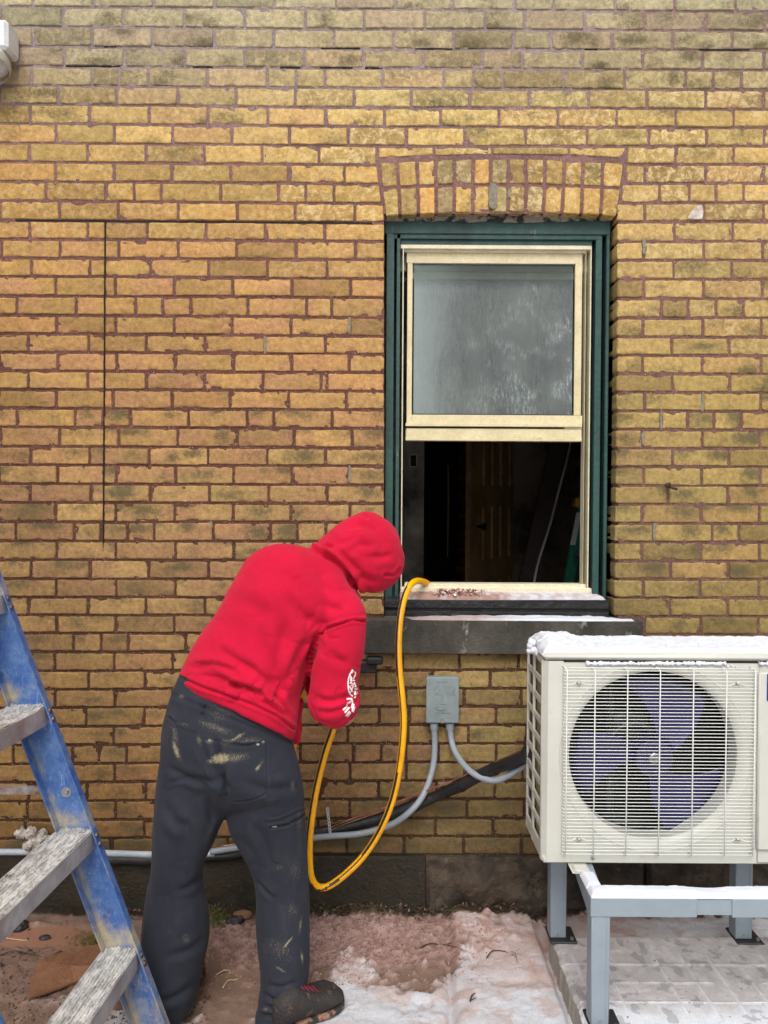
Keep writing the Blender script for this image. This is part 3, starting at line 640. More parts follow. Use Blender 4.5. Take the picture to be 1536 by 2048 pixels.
# leaning board with pale cable
bd = MB(); q = [P(1108, 860, 1.9), P(1143, 860, 1.85), P(1068, 1200, 1.5), P(1030, 1200, 1.55)]
bd.prism(q, (.0, .03, 0)); o = bd.build('leaning_board', M('dark_board', lin(80, 62, 58), .7, c2=lin(64, 50, 48), scale=6)); tag(o, 'dark board leaning against the wall inside the open window', 'board')
tb = MB(); tb.tube(catmull([P(1146, 860, 1.8), P(1135, 915, 1.75), P(1118, 980, 1.7), P(1100, 1050, 1.62), P(1078, 1120, 1.55), P(1066, 1180, 1.5), P(1062, 1230, 1.45)], 5), .007, 8); o = tb.build('power_cable', M('white_cable', lin(215, 215, 215), .5), smooth=True); tag(o, 'white cable running down the edge of the leaning board indoors', 'cable')
# green step ladder inside
gl = tag(empty('step_ladder', P(1150, 1200, 1.1)), 'green step ladder with pale rating label inside the window at right', 'ladder')
mgl = M('green_fibreglass', lin(20, 120, 92), .5, c2=lin(14, 96, 74), scale=9); parts = []
for (xa, xb, yy) in ((1163, 1118, 1.1), (1204, 1152, .95)):
    m = MB(); t0, t1 = P(xa, 985, yy), P(xb, 1210, yy); wv_ = Vector((.055, 0, 0)); m.prism([t0, t0+wv_, t1+wv_, t1], (0, .03, 0)); parts.append(m.build('rail', mgl))
for py in (1040, 1110, 1180):
    m = MB(); xx = np.interp(py, (985, 1210), (1163, 1118)); a = P(xx, py, 1.1); m.box((a.x+.02, .96, a.z), (a.x+.13, 1.1, a.z+.02)); parts.append(m.build('step', M('dull_aluminium', lin(150, 150, 150), .4, .7)))
m = MB(); a = P(1151, 1092, 1.095); b = P(1159, 1022, 1.095); m.prism([P(1140, 1090, 1.094), P(1151, 1090, 1.094), P(1163, 1025, 1.094), P(1153, 1025, 1.094)], (0, .001, 0)); parts.append(m.build('label', M('pale_label', lin(200, 205, 205), .5)))
reparent(gl, *parts)
m = MB(); a = P(1160, 1003, .9); m.box((a.x-.03, .86, a.z-.03), (a.x+.06, .94, a.z+.02), 0, .008); o = m.build('power_tool', M('yellow_black_tool', lin(190, 140, 30), .5, c2=(.02, .02, .02, 1), scale=9)); tag(o, 'small yellow and black power tool resting on the green ladder indoors', 'tool')
# ------------------------------------------------------------------ things fixed to the wall
mgrey = M('grey_pvc', lin(140, 148, 156), .45, c2=lin(124, 132, 140), scale=10, bump=.0001, dirt=lin(200, 200, 205), dlo=.68, dhi=.76, dscale=50)
mgreybox = M('grey_cast_box', lin(132, 144, 146), .5, c2=lin(118, 130, 132), scale=9, bump=.0004, bscale=200, dirt=lin(98, 92, 88), dlo=.70, dhi=.76, dscale=60)
jb = tag(empty('junction_box', P(885, 1400, 0)), 'grey square electrical junction box on the brick wall below the window', 'junction box'); parts = []
m = MB(); bx(m, 854, 1357, 917, 1443, -.045, .008, .004); parts.append(m.build('box_body', mgreybox))
m = MB(); bx(m, 852, 1355, 918.5, 1446, -.052, -.0455, .0025); parts.append(m.build('cover', mgreybox))
m = MB(); c = P(885, 1442, -.053); m.tube([c+Vector((0, .002, 0)), c+Vector((0, -.004, 0))], .007, 14); m.box((c.x-.006, c.y-.0048, c.z-.001), (c.x+.006, c.y-.003, c.z+.001)); parts.append(m.build('cover_screw', M('zinc', lin(150, 150, 145), .35, .8), smooth='angle'))
m = MB()                                             # raised cast figures on the cover (unreadable wear-softened relief)
def stroke(m, pts, w, Y, t=.0012):
    for (x0, y0), (x1, y1) in zip(pts[:-1], pts[1:]):
        a, b = P(x0, y0, Y), P(x1, y1, Y); d = (b-a); 
        if d.length < 1e-6: continue
        n = Vector((-d.z, 0, d.x)).normalized()*w/2; m.prism([a-n, b-n, b+n, a+n], (0, t, 0))
for s_ in (((868, 1378), (873, 1372), (874, 1386), (869, 1390)), ((878, 1364), (880, 1374), (878, 1386)), ((893, 1366), (892, 1388)), ((894, 1374), (901, 1390), (901, 1374)), ((905, 1376), (911, 1379), (905, 1383), (911, 1388), (905, 1390)),
           ((876, 1388), (886, 1391), (888, 1400), (880, 1404)), ((875, 1405), (873, 1418), (881, 1420), (893, 1418)), ((880, 1408), (892, 1408), (888, 1413), (893, 1420)), ((871, 1425), (902, 1425)), ((874, 1363), (899, 1363))):
    stroke(m, s_, .0026, -.0545, .0026)
parts.append(m.build('embossed_mark', mgreybox)); 
for nm, x in (('conduit_hub', 868), ('conduit_hub', 899.5)):
    m = MB(); a, b = P(x, 1445, -.028), P(x, 1459, -.028); m.tube([a, b], [.0165, .0155], 18); parts.append(m.build(nm, mgrey, smooth='angle'))
reparent(jb, *parts)
def pipe(name, label, cat, pts, Y, r, mat, n=14, k=8):
    Ys = Y if hasattr(Y, '__len__') else [Y]*len(pts)
    m = MB(); m.tube(catmull([P(x, y, yy) for (x, y), yy in zip(pts, Ys)], k), r, n); o = m.build(name, mat, smooth=True); tag(o, label, cat); return o
t = NT('corrugated_grey_conduit'); w = t.n('TexWave'); w.inputs['Scale'].default_value = 60; t.l(t.tc.outputs['Object'], w.inputs['Vector'])
t.set(Base_Color=t.mix(t.ramp(t.noise(60, 6, .7), .62, .72), lin(138, 146, 154), lin(196, 198, 200)), Roughness=.45); t.bump(w.outputs['Fac'], .0008, .5)
pipe('conduit', 'grey flexible conduit sweeping from the box left hub down to the low wall pipes', 'conduit',
     [(867.5, 1452), (869.5, 1488), (867, 1527), (857, 1566), (841, 1599), (818, 1625), (789, 1646), (756, 1659), (717, 1668), (665, 1672), (629, 1675.5), (560, 1685), (481, 1695), (421, 1704)], [-.03]*2+[-.045, -.07, -.10, -.115, -.105, -.085, -.07, -.06, -.055, -.05, -.05, -.05], .0112, t.m)
pipe('pvc_pipe', 'light grey printed plastic pipe running low along the wall behind the ladder', 'pipe', [(430, 1707), (360, 1710), (306, 1709.5), (215, 1706.5), (120, 1704), (40, 1704), (-60, 1704)], -.042, .0118, M('pale_pvc', lin(158, 166, 176), .4, c2=lin(176, 182, 190), scale=14))
pipe('conduit', 'grey flexible conduit looping from the box right hub across to the outdoor unit', 'conduit', [(899.5, 1452), (903, 1482), (911, 1505), (925.5, 1527), (945, 1546), (968, 1557.5), (991, 1561), (1013, 1553), (1036, 1539), (1060, 1524), (1090, 1510)],
     [-.03, -.036, -.07, -.12, -.17, -.20, -.225, -.245, -.265, -.29, -.32], .0112, t.m)
mins = M('black_foam_wrap', lin(34, 33, 34), .5, c2=lin(22, 22, 23), scale=9, bump=.0012, bscale=40, dirt=lin(150, 150, 152), dlo=.70, dhi=.76, dscale=90)
lp = [(1090, 1497), (1056, 1511), (1020, 1527), (990, 1537), (960, 1551), (925, 1569), (893, 1583), (854, 1600), (795, 1624), (746, 1640), (681, 1656), (620, 1668), (560, 1684), (480, 1706), (430, 1713), (306, 1719), (200, 1718), (60, 1716)]
ls = tag(empty('insulated_pipe', P(893, 1583, -.03)), 'black foam wrapped refrigerant line slanting down the wall from the outdoor unit', 'pipe')
Ys = [-.34, -.31, -.26, -.21, -.17, -.12, -.08, -.055, -.045]+[-.032]*9
cm_ = catmull([P(x, y, yy) for (x, y), yy in zip(lp, Ys)], 6); rr = [.0208*(1+.16*(vn(np.array([[i*.33, 0, 0]]), 4)[0]-.5)+.05*(vn(np.array([[i*.9, 0, 0]]), 6)[0]-.5)) for i in range(len(cm_))]
m = MB(); m.tube(cm_, rr, 16); o1 = m.build('foam_sleeve', mins, smooth=True)
mtp = M('black_tape', (.012, .012, .013), .35); o2s = []
for i in (18, 30, 36, 44): m = MB(); m.tube([cm_[i]*1.0, cm_[i+1]*1.0], rr[i]*1.14, 16); o2s.append(m.build('tape_wrap', mtp, smooth='angle'))

m = MB(); m.tube([P(1064, 1492, -.31), P(1050, 1520, -.30)], [.026, .024], 14); o3 = m.build('end_boot', mins, smooth='angle'); reparent(ls, o1, o3, *o2s)
mcop = M('dull_copper', lin(184, 132, 112), .35, .85, c2=lin(120, 78, 66), scale=20)
for k, off in ((0, 0), (1, 5)):
    pipe('copper_pipe', ('upper' if k == 0 else 'lower')+' of the two thin copper lines running along the top of the black wrapped pipe', 'pipe', [(440, 1693+off), (520, 1681+off), (600, 1668+off), (649, 1659+off), (707, 1636.5+off), (763, 1618+off*.8), (828, 1590+off*.5), (900, 1563), (1000, 1520), (1056, 1495)], [-.03, -.03, -.035, -.045, -.055, -.065, -.08, -.12, -.18, -.25], .0030, mcop, 8)
# perforated strap hanger
m = MB(); a, b = P(655, 1618, -.052), P(661.5, 1677, -.058); n = 9
for k in range(n):
    c = a.lerp(b, (k+.5)/n); ring = [(c.x+.0058*math.cos(t), c.z+.0074*math.sin(t)) for t in [2*math.pi*i/14 for i in range(14)]]; inner = [(c.x+.0026*math.cos(t), c.z+.0034*math.sin(t)) for t in [2*math.pi*i/14 for i in range(14)]]
    vs = [(x, c.y, z) for x, z in ring]+[(x, c.y, z) for x, z in inner]+[(x, c.y+.001, z) for x, z in ring]+[(x, c.y+.001, z) for x, z in inner]
    m.add(vs, [[i, (i+1) % 14, (i+1) % 14+14, i+14] for i in range(14)]+[[i, (i+1) % 14, (i+1) % 14+28, i+28] for i in range(14)]+[[i+14, (i+1) % 14+14, (i+1) % 14+42, i+42] for i in range(14)])
o = m.build('pipe_strap', M('galvanised', lin(205, 208, 212), .3, .7)); tag(o, 'short perforated metal strap hanging over the grey conduit', 'strap')
m = MB(); m.tube([a+Vector((0, -.004, .004)), a+Vector((0, .05, .004))], .003, 8); m.tube([a+Vector((0, -.006, .004)), a+Vector((0, -.003, .004))], .006, 10); m.build('strap_screw', M('zinc2', lin(190, 190, 190), .3, .8), o)
# black bracket behind the elbow
m = MB(); bx(m, 690, 1324, 752, 1346, -.05, .008, .004); bx(m, 733, 1316, 766, 1330, -.062, -.02, .006); bx(m, 740, 1330, 754, 1336, -.055, -.02, .003)
o = m.build('wall_bracket', M('black_plastic', (.012, .012, .013), .45)); tag(o, 'black plastic bracket on the wall beside the person elbow', 'bracket')
m = MB(); m.tube([P(1337, 970, .01), P(1337, 970, -.022), P(1341, 974, -.03), P(1355, 979, -.034)], [.006, .006, .006, .0045], 10); m.tube([P(1331, 974, -.026), P(1337, 969, -.03), P(1340, 968, -.028)], [.006, .008, .006], 10)
o = m.build('rusty_anchor', M('rust', lin(84, 62, 52), .8, .3, c2=lin(56, 42, 38), scale=60, bump=.001), smooth=True); tag(o, 'rusty bent iron anchor in the brickwork right of the window', 'anchor')
# wall light at top left
wl = tag(empty('wall_light', P(-20, 90, -.03)), 'white plastic security light on the wall at the top left edge', 'wall light'); parts = []; mwh = M('white_plastic', lin(214, 216, 216), .4, c2=lin(196, 198, 198), scale=8)
m = MB(); bx(m, -90, 36, 14, 96, -.10, .0, .012); parts.append(m.build('housing', mwh))
m = MB(); c = P(-22, 112, -.07); pr = []
for k in range(9): pr.append((c+Vector((0, -.02, -.05))*(k/8)*1.0+Vector((0, -.006*k/8, -.004*k/8)), [.05, .066, .072, .072, .070, .062, .05, .03, .006][k]))
m.tube([p for p, r in pr], [r for p, r in pr], 24); parts.append(m.build('lamp_head', mwh, smooth=True))
m = MB(); m.tube([P(-22, 128, -.09), P(-22, 138, -.10)], [.074, .066], 26, caps=False); parts.append(m.build('rim', M('pale_rim', lin(178, 176, 160), .35), smooth=True))
reparent(wl, *parts)
# ------------------------------------------------------------------ outdoor heat pump unit
mac = M('ivory_sheet_metal', lin(196, 196, 187), .38, c2=lin(188, 188, 179), scale=3, var=.03, bump=.0001, dirt=lin(166, 160, 146), dlo=.62, dhi=.85, dscale=16)
macw = M('grille_wire_coat', lin(220, 222, 216), .35, var=.03, bump=0)
YF, YK = -.58, -.32
A = P(1092, 1724, YF); B = P(1092, 1318, YF); AX0 = .487; AX1 = AX0+.90; AZ0, AZ1 = A.z, B.z+.0005
ac = tag(empty('outdoor_unit', (AX0+.47, (YF+YK)/2, AZ0)), 'ivory outdoor heat pump unit with round fan grille and snow on top', 'outdoor unit'); AP = []
def pc(px, py, Y=YF): return P(px, py, Y)
fc = P(1309.6, 1513.5, YF); FR = 169.5/FPX*(YF+2.9)
# front panel with round opening
m = MB(); n = 96; ang = [2*math.pi*k/n for k in range(n)]
gx0, gx1 = AX0+.012, AX1
def sq(t):
    dx, dz = math.cos(t), math.sin(t); cands = []
    if dx > 1e-6: cands.append((P(1516, 1500, YF).x-fc.x)/dx)
    if dx < -1e-6: cands.append((AX0+.014-fc.x)/dx)
    if dz > 1e-6: cands.append((AZ1-.006-fc.z)/dz)
    if dz < -1e-6: cands.append((AZ0-fc.z)/dz)
    s = min(cands); return (fc.x+dx*s, fc.z+dz*s)
corn = [math.atan2(z-fc.z, x-fc.x) % (2*math.pi) for x in (AX0+.014, P(1516, 1500, YF).x) for z in (AZ0, AZ1-.006)]
ang = sorted(ang+corn); n = len(ang)
rings = []
for t in ang: x, z = sq(t); rings.append((x, YF, z))
def circ(r, y): return [(fc.x+r*math.cos(t), y, fc.z+r*math.sin(t)) for t in ang]
prof = [(FR+.036, YF), (FR+.034, YF-.002), (FR+.030, YF), (FR+.022, YF+.001), (FR+.010, YF+.006), (FR+.001, YF+.016), (FR, YF+.07), (FR+.004, YF+.085)]
vs = rings+sum([circ(r, y) for r, y in prof], []); fs = []
for k in range(len(prof)):
    for i in range(n): j = (i+1) % n; fs.append([k*n+i, k*n+j, (k+1)*n+j, (k+1)*n+i])
m.add(vs, fs); AP.append(m.build('front_panel', mac, smooth='angle'))
XR = P(1516, 1500, YF).x
m = MB()      # casing shell: corner bevels, right service panel, top, bottom, back
m.box((XR+.0005, YF-.0005, AZ0), (AX1, YF+.03, AZ1-.006), 0, .004)
rp = [P(1519, 1345, YF-.012), P(1700, 1345, YF-.012), P(1700, 1703, YF-.012), P(1519, 1703, YF-.012)]
m.box((rp[0].x, YF-.012, rp[2].z), (AX1-.02, YF-.0006, rp[0].z), 0, .008)
m.add([(AX0+.014, YF, AZ0), (AX0+.014, YF, AZ1-.006), (AX0, YF+.016, AZ1-.006), (AX0, YF+.016, AZ0)], [(0, 1, 2, 3)])
m.box((AX0+.002, YF+.003, AZ0-.006), (AX1, YK, AZ0+.02), 0, .006)
m.box((AX1-.004, YF+.03, AZ0+.02), (AX1, YK, AZ1-.01)); m.box((AX0+.3, YF+.10, AZ0+.02), (AX0+.31, YK, AZ1-.01)) if False else None
m.box((AX0+.01, YF-.006, AZ0+.012), (AX1-.01, YF-.001, AZ0+.020), 0, .002) if False else None
AP.append(m.build('casing', mac, smooth='angle'))
m = MB(); m.box((AX0-.003, YF-.007, AZ1-.004), (AX1+.003, YK+.003, AZ1+.018), 0, .010); AP.append(m.build('top_lid', mac, smooth='angle'))
m = MB(); m.box((AX0+.06, YF-.0012, AZ1-.0095), (XR+.2, YF+.01, AZ1-.0055)); AP.append(m.build('lid_gap', mdark))
m = MB(); m.box((AX0+.03, YK-.022, AZ0+.02), (AX1-.02, YK-.018, AZ1-.01)); m.box((AX0+.03, YF+.09, AZ0+.018), (AX1-.02, YK-.02, AZ0+.021))
for k in range(60): zz = AZ0+.03+k*.0103; m.box((AX0+.05, YK-.026, zz), (AX1-.03, YK-.0225, zz+.004))
AP.append(m.build('coil', M('black_coil', (.015, .015, .016), .5, .4)))
# left louvered side: lattice of bars, coil behind
side = MB(); y0s, y1s = YF+.018, YK
zt0, zt1 = AZ0+.035, AZ1-.012; yc = y0s+(y1s-y0s)*.56
for ya, yb in ((y0s, y0s+.016), (yc-.008, yc+.008), (y1s-.012, y1s)): side.box((AX0-.002, ya, AZ0), (AX0+.006, yb, AZ1-.006), 0, .002)
for k in range(10):
    z = zt0+(zt1-zt0)*k/9
    for ya, yb in ((y0s+.016, yc-.008), (yc+.008, y1s-.012)):
        side.add([(AX0+e, y, z+(dz)) for e in (-.001, .006) for y in (ya, yb) for dz in (-.0085, .0085)], [(0, 1, 3, 2), (4, 5, 7, 6), (0, 2, 6, 4), (1, 3, 7, 5), (0, 1, 5, 4), (2, 3, 7, 6)])
side.box((AX0, y0s, AZ0), (AX0+.006, y1s, zt0)); side.box((AX0, y0s, zt1+.004), (AX0+.006, y1s, AZ1-.006))
sp_ = side.build('side_louver', mac, smooth='angle'); AP.append(sp_)
m = MB(); m.box((AX0+.010, yc, AZ0+.01), (AX0+.014, y1s, AZ1-.01)); m.box((AX0+.010, y0s, AZ0+.01), (AX0+.014, yc, AZ1-.01), 1)
AP.append(m.build('side_coil', [M('coil_fins_dark', lin(60, 64, 62), .4, .5, stretch=(1, 1, 60), scale=4, c2=lin(36, 38, 38)), M('coil_fins_olive_refl', lin(150, 142, 88), .4, .5, stretch=(1, 60, 1), scale=3, c2=lin(112, 104, 66))]))  # olive half: a reflection painted into the fin colour
# fan, motor
mfan = M('dark_blue_fan_plastic', lin(33, 29, 88), .35, c2=lin(26, 23, 70), scale=3, var=.05, bump=0); YFan = YF+.07
fan = empty('fan', (0, 0, 0)); AP.append(fan); hub = P(1305, 1513, YFan); ps = 1/FPX*(YFan+2.9)
m = MB(); m.tube([hub+Vector((0, -.02, 0)), hub+Vector((0, -.018, 0)), hub+Vector((0, .05, 0))], [.052, .058, .060], 40); h_ = m.build('hub', M('fan_hub', lin(28, 25, 70), .3, bump=0), smooth='angle'); h_.parent = fan
m = MB(); m.tube([hub+Vector((0, -.024, 0)), hub+Vector((0, -.0205, 0))], [.014, .018], 24); m.tube([hub+Vector((0, -.036, 0)), hub+Vector((0, -.024, 0))], [.006, .008], 6); h_ = m.build('hub_nut', M('nut', lin(150, 150, 150), .25, .8), smooth='angle'); h_.parent = fan
for a0, a1, b0, b1 in ((50, 112, 20, 72), (160, 216, 140, 192), (-78, -8, -104, -52)):     # outer span, root span (degrees)
    m = MB(); nr, na = 10, 22; pts = []
    for j in range(nr):
        s = j/(nr-1); r = .055+(FR-.010-.055)*s
        e0_, e1_ = b0+(a0-b0)*s**.8, b1+(a1-b1)*s**.8
        for i in range(na):
            u = i/(na-1); t = math.radians(e0_+(e1_-e0_)*u); pts.append((hub.x+r*math.cos(t), YFan-.02+.055*u*(.6+.4*s)+.012*math.sin(math.pi*u), hub.z+r*math.sin(t)))
    m.grid(np.array(pts), na, nr); b_ = m.build('fan_blade', mfan, smooth=True); b_.parent = fan
    sm = b_.modifiers.new('thick', 'SOLIDIFY'); sm.thickness = .003
m = MB()      # motor bracket
for x in (1222, 1318):
    a = P(x, 1370, YFan+.09); b = P(x, 1660, YFan+.09); m.box((a.x-.006, a.y, b.z), (a.x+.006, a.y+.012, a.z), 0, .002)
for x in (1214, 1226): a = P(x, 1370, YFan+.085); b = P(x, 1660, YFan+.085); m.tube([a, b], .0022, 6)
c = P(1262, 1460, YFan+.07); m.tube([hub+Vector((0, .06, 0)), hub+Vector((0, .12, 0))], .055, 24); bx(m, 1226, 1425, 1300, 1478, YFan+.085, YFan+.12, .008)
m.tube(catmull([P(1225, 1470, YFan+.06), P(1245, 1452, YFan+.06), P(1275, 1447, YFan+.06), P(1305, 1462, YFan+.06)], 6), .009, 8); bx(m, 1210, 1640, 1320, 1672, YFan+.08, YFan+.14, .005)
AP.append(m.build('motor_bracket', M('motor_grey', lin(58, 64, 62), .35, .3), smooth='angle'))
# wire grille
YG = YF-.020; m = MB()
xl, xr = P(1127, 1500, YG).x, P(1513, 1500, YG).x; zt, zb = P(1300, 1342, YG).z, P(1300, 1709, YG).z
nw = 54
scr = [(1158, 1367), (1476, 1367), (1158, 1679), (1476, 1679)]
for k in range(nw):
    z = zt+(zb-zt)*k/(nw-1); py = 1342+(1709-1342)*k/(nw-1)
    pts = [(xl+.004, YF+.002, z), (xl, YG+.004, z), (xl+.004, YG, z)]
    for sx, sy in scr:
        if abs(py-sy) < 3.5:
            c = P(sx, sy, YG)
            for ddx, ddz, ddy in ((-.022, 0, 0), (-.012, .004, 0), (-.007, .005, .004), (-.005, -.004, .01), (0, -.0085, .012), (.005, -.004, .01), (.007, .005, .004), (.012, .004, 0), (.022, 0, 0)): pts.append((c.x+ddx, YG+ddy, z+ddz))
    pts += [(xr-.004, YG, z), (xr, YG+.004, z), (xr-.004, YF+.002, z)]
    m.tube(pts, .00115, 6)
g1 = m.build('grille_wires', macw, smooth=True); AP.append(g1)
m = MB()
for x in (1132.5, 1188.5, 1253.5, 1318.5, 1385, 1451, 1508):
    X = P(x, 1500, YG).x; m.tube([(X-.008, YF+.002, zt+.0085), (X-.004, YG+.001, zt+.008), (X, YG-.0025, zt-.001), (X, YG-.0028, (zt+zb)/2), (X, YG-.0025, zb-.002), (X, YF+.002, zb-.003)], .0019, 8)
m.tube([(xl+.012, YG-.0024, zt+.0085), (xr-.006, YG-.0024, zt+.0085)], .0019, 6)
AP.append(m.build('grille_rods', macw, smooth=True))
m = MB()
for sx, sy in scr: c = P(sx, sy, YG+.012); m.tube([c+Vector((0, .01, 0)), c+Vector((0, -.004, 0)), c+Vector((0, -.006, 0))], [.0055, .0055, .003], 12)
c = P(1185, 1716, YF); m.tube([c+Vector((0, .002, 0)), c+Vector((0, -.003, 0))], .0055, 12); m.tube([P(1061, 1645, YK)+Vector((-.001, 0, 0)), P(1061, 1645, YK)+Vector((-.005, 0, 0))], .005, 10)
AP.append(m.build('screws', M('bright_screw', lin(190, 188, 180), .3, .9), smooth='angle')); AP[-1]['kind'] = 'stuff'
m = MB(); bx(m, 1534, 1349, 1640, 1402, YF-.0145, YF-.0122, .0008); AP.append(m.build('badge', M('blue_badge', lin(22, 44, 138), .3, bump=0)))
bpy.context.view_layer.update(); reparent(ac, *[o for o in AP])
# snow on the unit
a, b = (AX0-.002, YF+.008, AZ1+.0165), (AX1, YK, AZ1+.0165)
nU, nV = 220, 70; u, v = [q.ravel() for q in np.meshgrid(np.linspace(0, 1, nU), np.linspace(0, 1, nV))]
p = np.stack([a[0]+(b[0]-a[0])*u, a[1]+(b[1]-a[1])*v, np.full(u.size, a[2])], 1)
ed = np.minimum(np.minimum(u*.94, (1-u)*.94), np.minimum(v, 1-v)*.285)
h = .0085*sstep(0, .03, ed)*(.75+.5*fbm(p*[9, 16, 1], 3, 4))+.010*sstep(0, .008, ed)*fbm(p*[70, 90, 1], 4, 5)
lump = np.exp(-(((p[:, 0]-AX0-.045)/.055)**2+((p[:, 1]-YF-.12)/.11)**2)); h += .026*lump*(.4+1.2*fbm(p*[40, 40, 1], 4, 6)); h += .014*np.exp(-(((p[:, 0]-AX0-.11)/.03)**2+((p[:, 1]-YF-.2)/.05)**2))
h -= .010*(1-sstep(0, .006, ed)); fr = (1-sstep(.0, .07, v))*(u > .02); h *= 1-fr*.75*sstep(.35, .6, fbm(p*[14, 1, 1], 3, 8)); p[:, 1] -= .006*(fbm(p*[60, 1, 1], 3, 12)-.3)*fr
h[(u < .02)] -= .004; p[:, 2] += h; m = MB(); m.grid(p, nU, nV)
# icy rim sitting in the lid groove
for (x0, x1) in ((1172, 1452), (1518, 1660)):
    pts = [P(x, 1327+random.uniform(-1, 1), YF-.004) for x in np.arange(x0, x1, 3.0)]; m.tube(pts, [.0058*(.45+1.0*random.random()) for _ in pts], 8)
for (x, y, r) in ((1060, 1292, .011), (1066, 1300, .013), (1074, 1304, .011), (1058, 1302, .009), (1083, 1297, .012), (1064, 1285, .014), (1455, 1333, .004), (1463, 1331, .003), (1473, 1334, .0035)):
    c = P(x, y, YF+.10 if x < 1090 else YF-.003); mm = MB(); nn = 12; pts = []
    for j in range(7):
        th = math.pi*j/6
        for i in range(nn): ph = 2*math.pi*i/nn; k_ = r*(1+.3*(random.random()-.5)); pts.append(c+Vector((math.sin(th)*math.cos(ph), math.sin(th)*math.sin(ph), math.cos(th)))*k_)
    m.grid(np.array([tuple(q) for q in pts]), nn, 7)
o = m.build('unit_snow', msnow, smooth=True); tag(o, 'fresh snow lying on top of the outdoor unit, lumpy at its left corner', kind='stuff')
# ------------------------------------------------------------------ steel stand
mst = M('grey_powder_coat', lin(136, 148, 156), .42, c2=lin(128, 140, 150), scale=4, var=.04, bump=.00015, bscale=300, dirt=lin(170, 176, 180), dlo=.72, dhi=.8, dscale=40)
stn = tag(empty('unit_stand', (1.0, -.4, .03)), 'grey steel stand with four legs carrying the outdoor unit on the snowy pad', 'stand'); SP = []
PADZ = .07; YR = -.31; YL = -.77; BT = P(1200, 1795, YL).z
rl0, rl1 = P(1097, 1800, YR).x, P(1129, 1800, YR).x
def leg(x0, x1, ya, yb, z1, nm='leg'):
    m = MB(); m.box((x0, ya, PADZ+.006), (x1, yb, z1), 0, .003); m.box((x0+(x1-x0)*.80, ya-.0015, PADZ+.012), (x0+(x1-x0)*.84, ya-.0002, z1)); o = m.build(nm, mst, smooth='angle'); SP.append(o)
    c = MB(); cx, cy = (x0+x1)/2, (ya+yb)/2
    c.box((cx-.045+.015, cy-.05, PADZ-.002), (cx+.06, cy+.05, PADZ+.006), 0, .003); ft = c.build('foot_plate', M('black_foot', (.02, .02, .022), .5)); ft.parent = o
    c = MB(); c.tube([(cx+.045, cy-.03, PADZ+.005), (cx+.045, cy-.03, PADZ+.012)], .006, 10); bl = c.build('foot_bolt', bpy.data.materials.get('foot_zinc') or M('foot_zinc', lin(180, 182, 184), .3, .8)); bl.parent = o; c = MB(); c.tube([(cx, ya-.003, PADZ+.02), (cx, ya+.001, PADZ+.02)], .004, 10); bl = c.build('leg_screw', bpy.data.materials['foot_zinc']); bl.parent = o
rx0, rx1 = P(1456, 1800, YR).x, P(1497, 1800, YR).x
leg(rl0, rl1, YR-.03, YR+.02, AZ0-.008); leg(rx0+.012, rx1, YR-.03, YR+.02, AZ0-.008)
fx0 = P(1187, 1900, YL).x-.006; fx1 = P(1220, 1900, YL).x
leg(fx0, fx1, YL, YL+.05, BT-.054); leg(fx0+.70, fx1+.70, YL, YL+.05, BT-.054)
m = MB(); m.box((fx0-.004, YL-.003, BT-.054), (P(1394, 1810, YL).x, YL+.05, BT), 0, .002); m.box((P(1464, 1810, YL).x, YL-.003, BT-.054), (fx1+.71, YL+.05, BT), 0, .002)
SP.append(m.build('front_beam', mst)); m = MB(); m.box((P(1392, 1810, YL).x, YL+.002, BT-.050), (P(1466, 1810, YL).x, YL+.046, BT-.0035), 0, .002); m.box((P(1392, 1810, YL).x, YL+.0005, BT-.047), (P(1466, 1810, YL).x, YL+.003, BT-.043)); SP.append(m.build('slide_bar', mst))
for dx in (0, .665):
    m = MB(); x0 = rl1+dx+.001 if dx == 0 else rx1+.001; ps_ = [Vector((x0, YR+.02, 0)), Vector((x0+.045, YR+.02, 0)), Vector((fx0+dx+.042, YL+.0505, 0)), Vector((fx0+dx-.003, YL+.0505, 0))]
    m.prism([q+Vector((0, 0, BT-.052)) for q in ps_], (0, 0, .050)); SP.append(m.build('side_beam', mst))
m = MB(); m.box((rl0+.002, YR-.028, AZ0-.0078), (rx1-.002, YR+.018, AZ0-.0062)); SP.append(m.build('rear_rail', mst)); reparent(stn, *SP)
# moulded unit feet
for x in (P(1160, 1730, YF-.03).x, AX1-.12):
    m = MB(); m.box((x-.028, YF-.055, BT), (x+.028, YF+.10, AZ0-.0065), 0, .006); m.box((x-.020, YF-.052, AZ0-.0063), (x+.022, YF-.012, AZ0-.001), 0, .003); o = m.build('foot', mac, smooth='angle'); reparent(ac, o)
def slab_snow(name, label, x0, x1, y0, y1, z, h0, seed, step=.005, mat=None, fn=None):
    nx, ny = int((x1-x0)/step)+2, int((y1-y0)/step)+2; X, Y = [q.ravel() for q in np.meshgrid(np.linspace(x0, x1, nx), np.linspace(y0, y1, ny))]
    p = np.stack([X, Y, np.full(X.size, z)], 1); e = np.minimum(np.minimum(X-x0, x1-X), np.minimum(Y-y0, y1-Y))
    h = h0*np.sqrt(sstep(0, .012, e))*(.8+.4*fbm(p*[18, 30, 1], 3, seed))+.003*fbm(p*[90, 90, 1], 4, seed+2)*sstep(0, .006, e)
    if fn is not None: h = h*fn(X, Y)
    p[:, 2] += h-.001; m = MB(); m.grid(p, nx, ny); ring = list(range(nx))+[nx*j+nx-1 for j in range(1, ny)]+[nx*(ny-1)+i for i in range(nx-2, -1, -1)]+[nx*j for j in range(ny-2, 0, -1)]
    m.f.append(ring[::-1]); m.m.append(0); return m
bxm = P(1429, 1800, YL).x
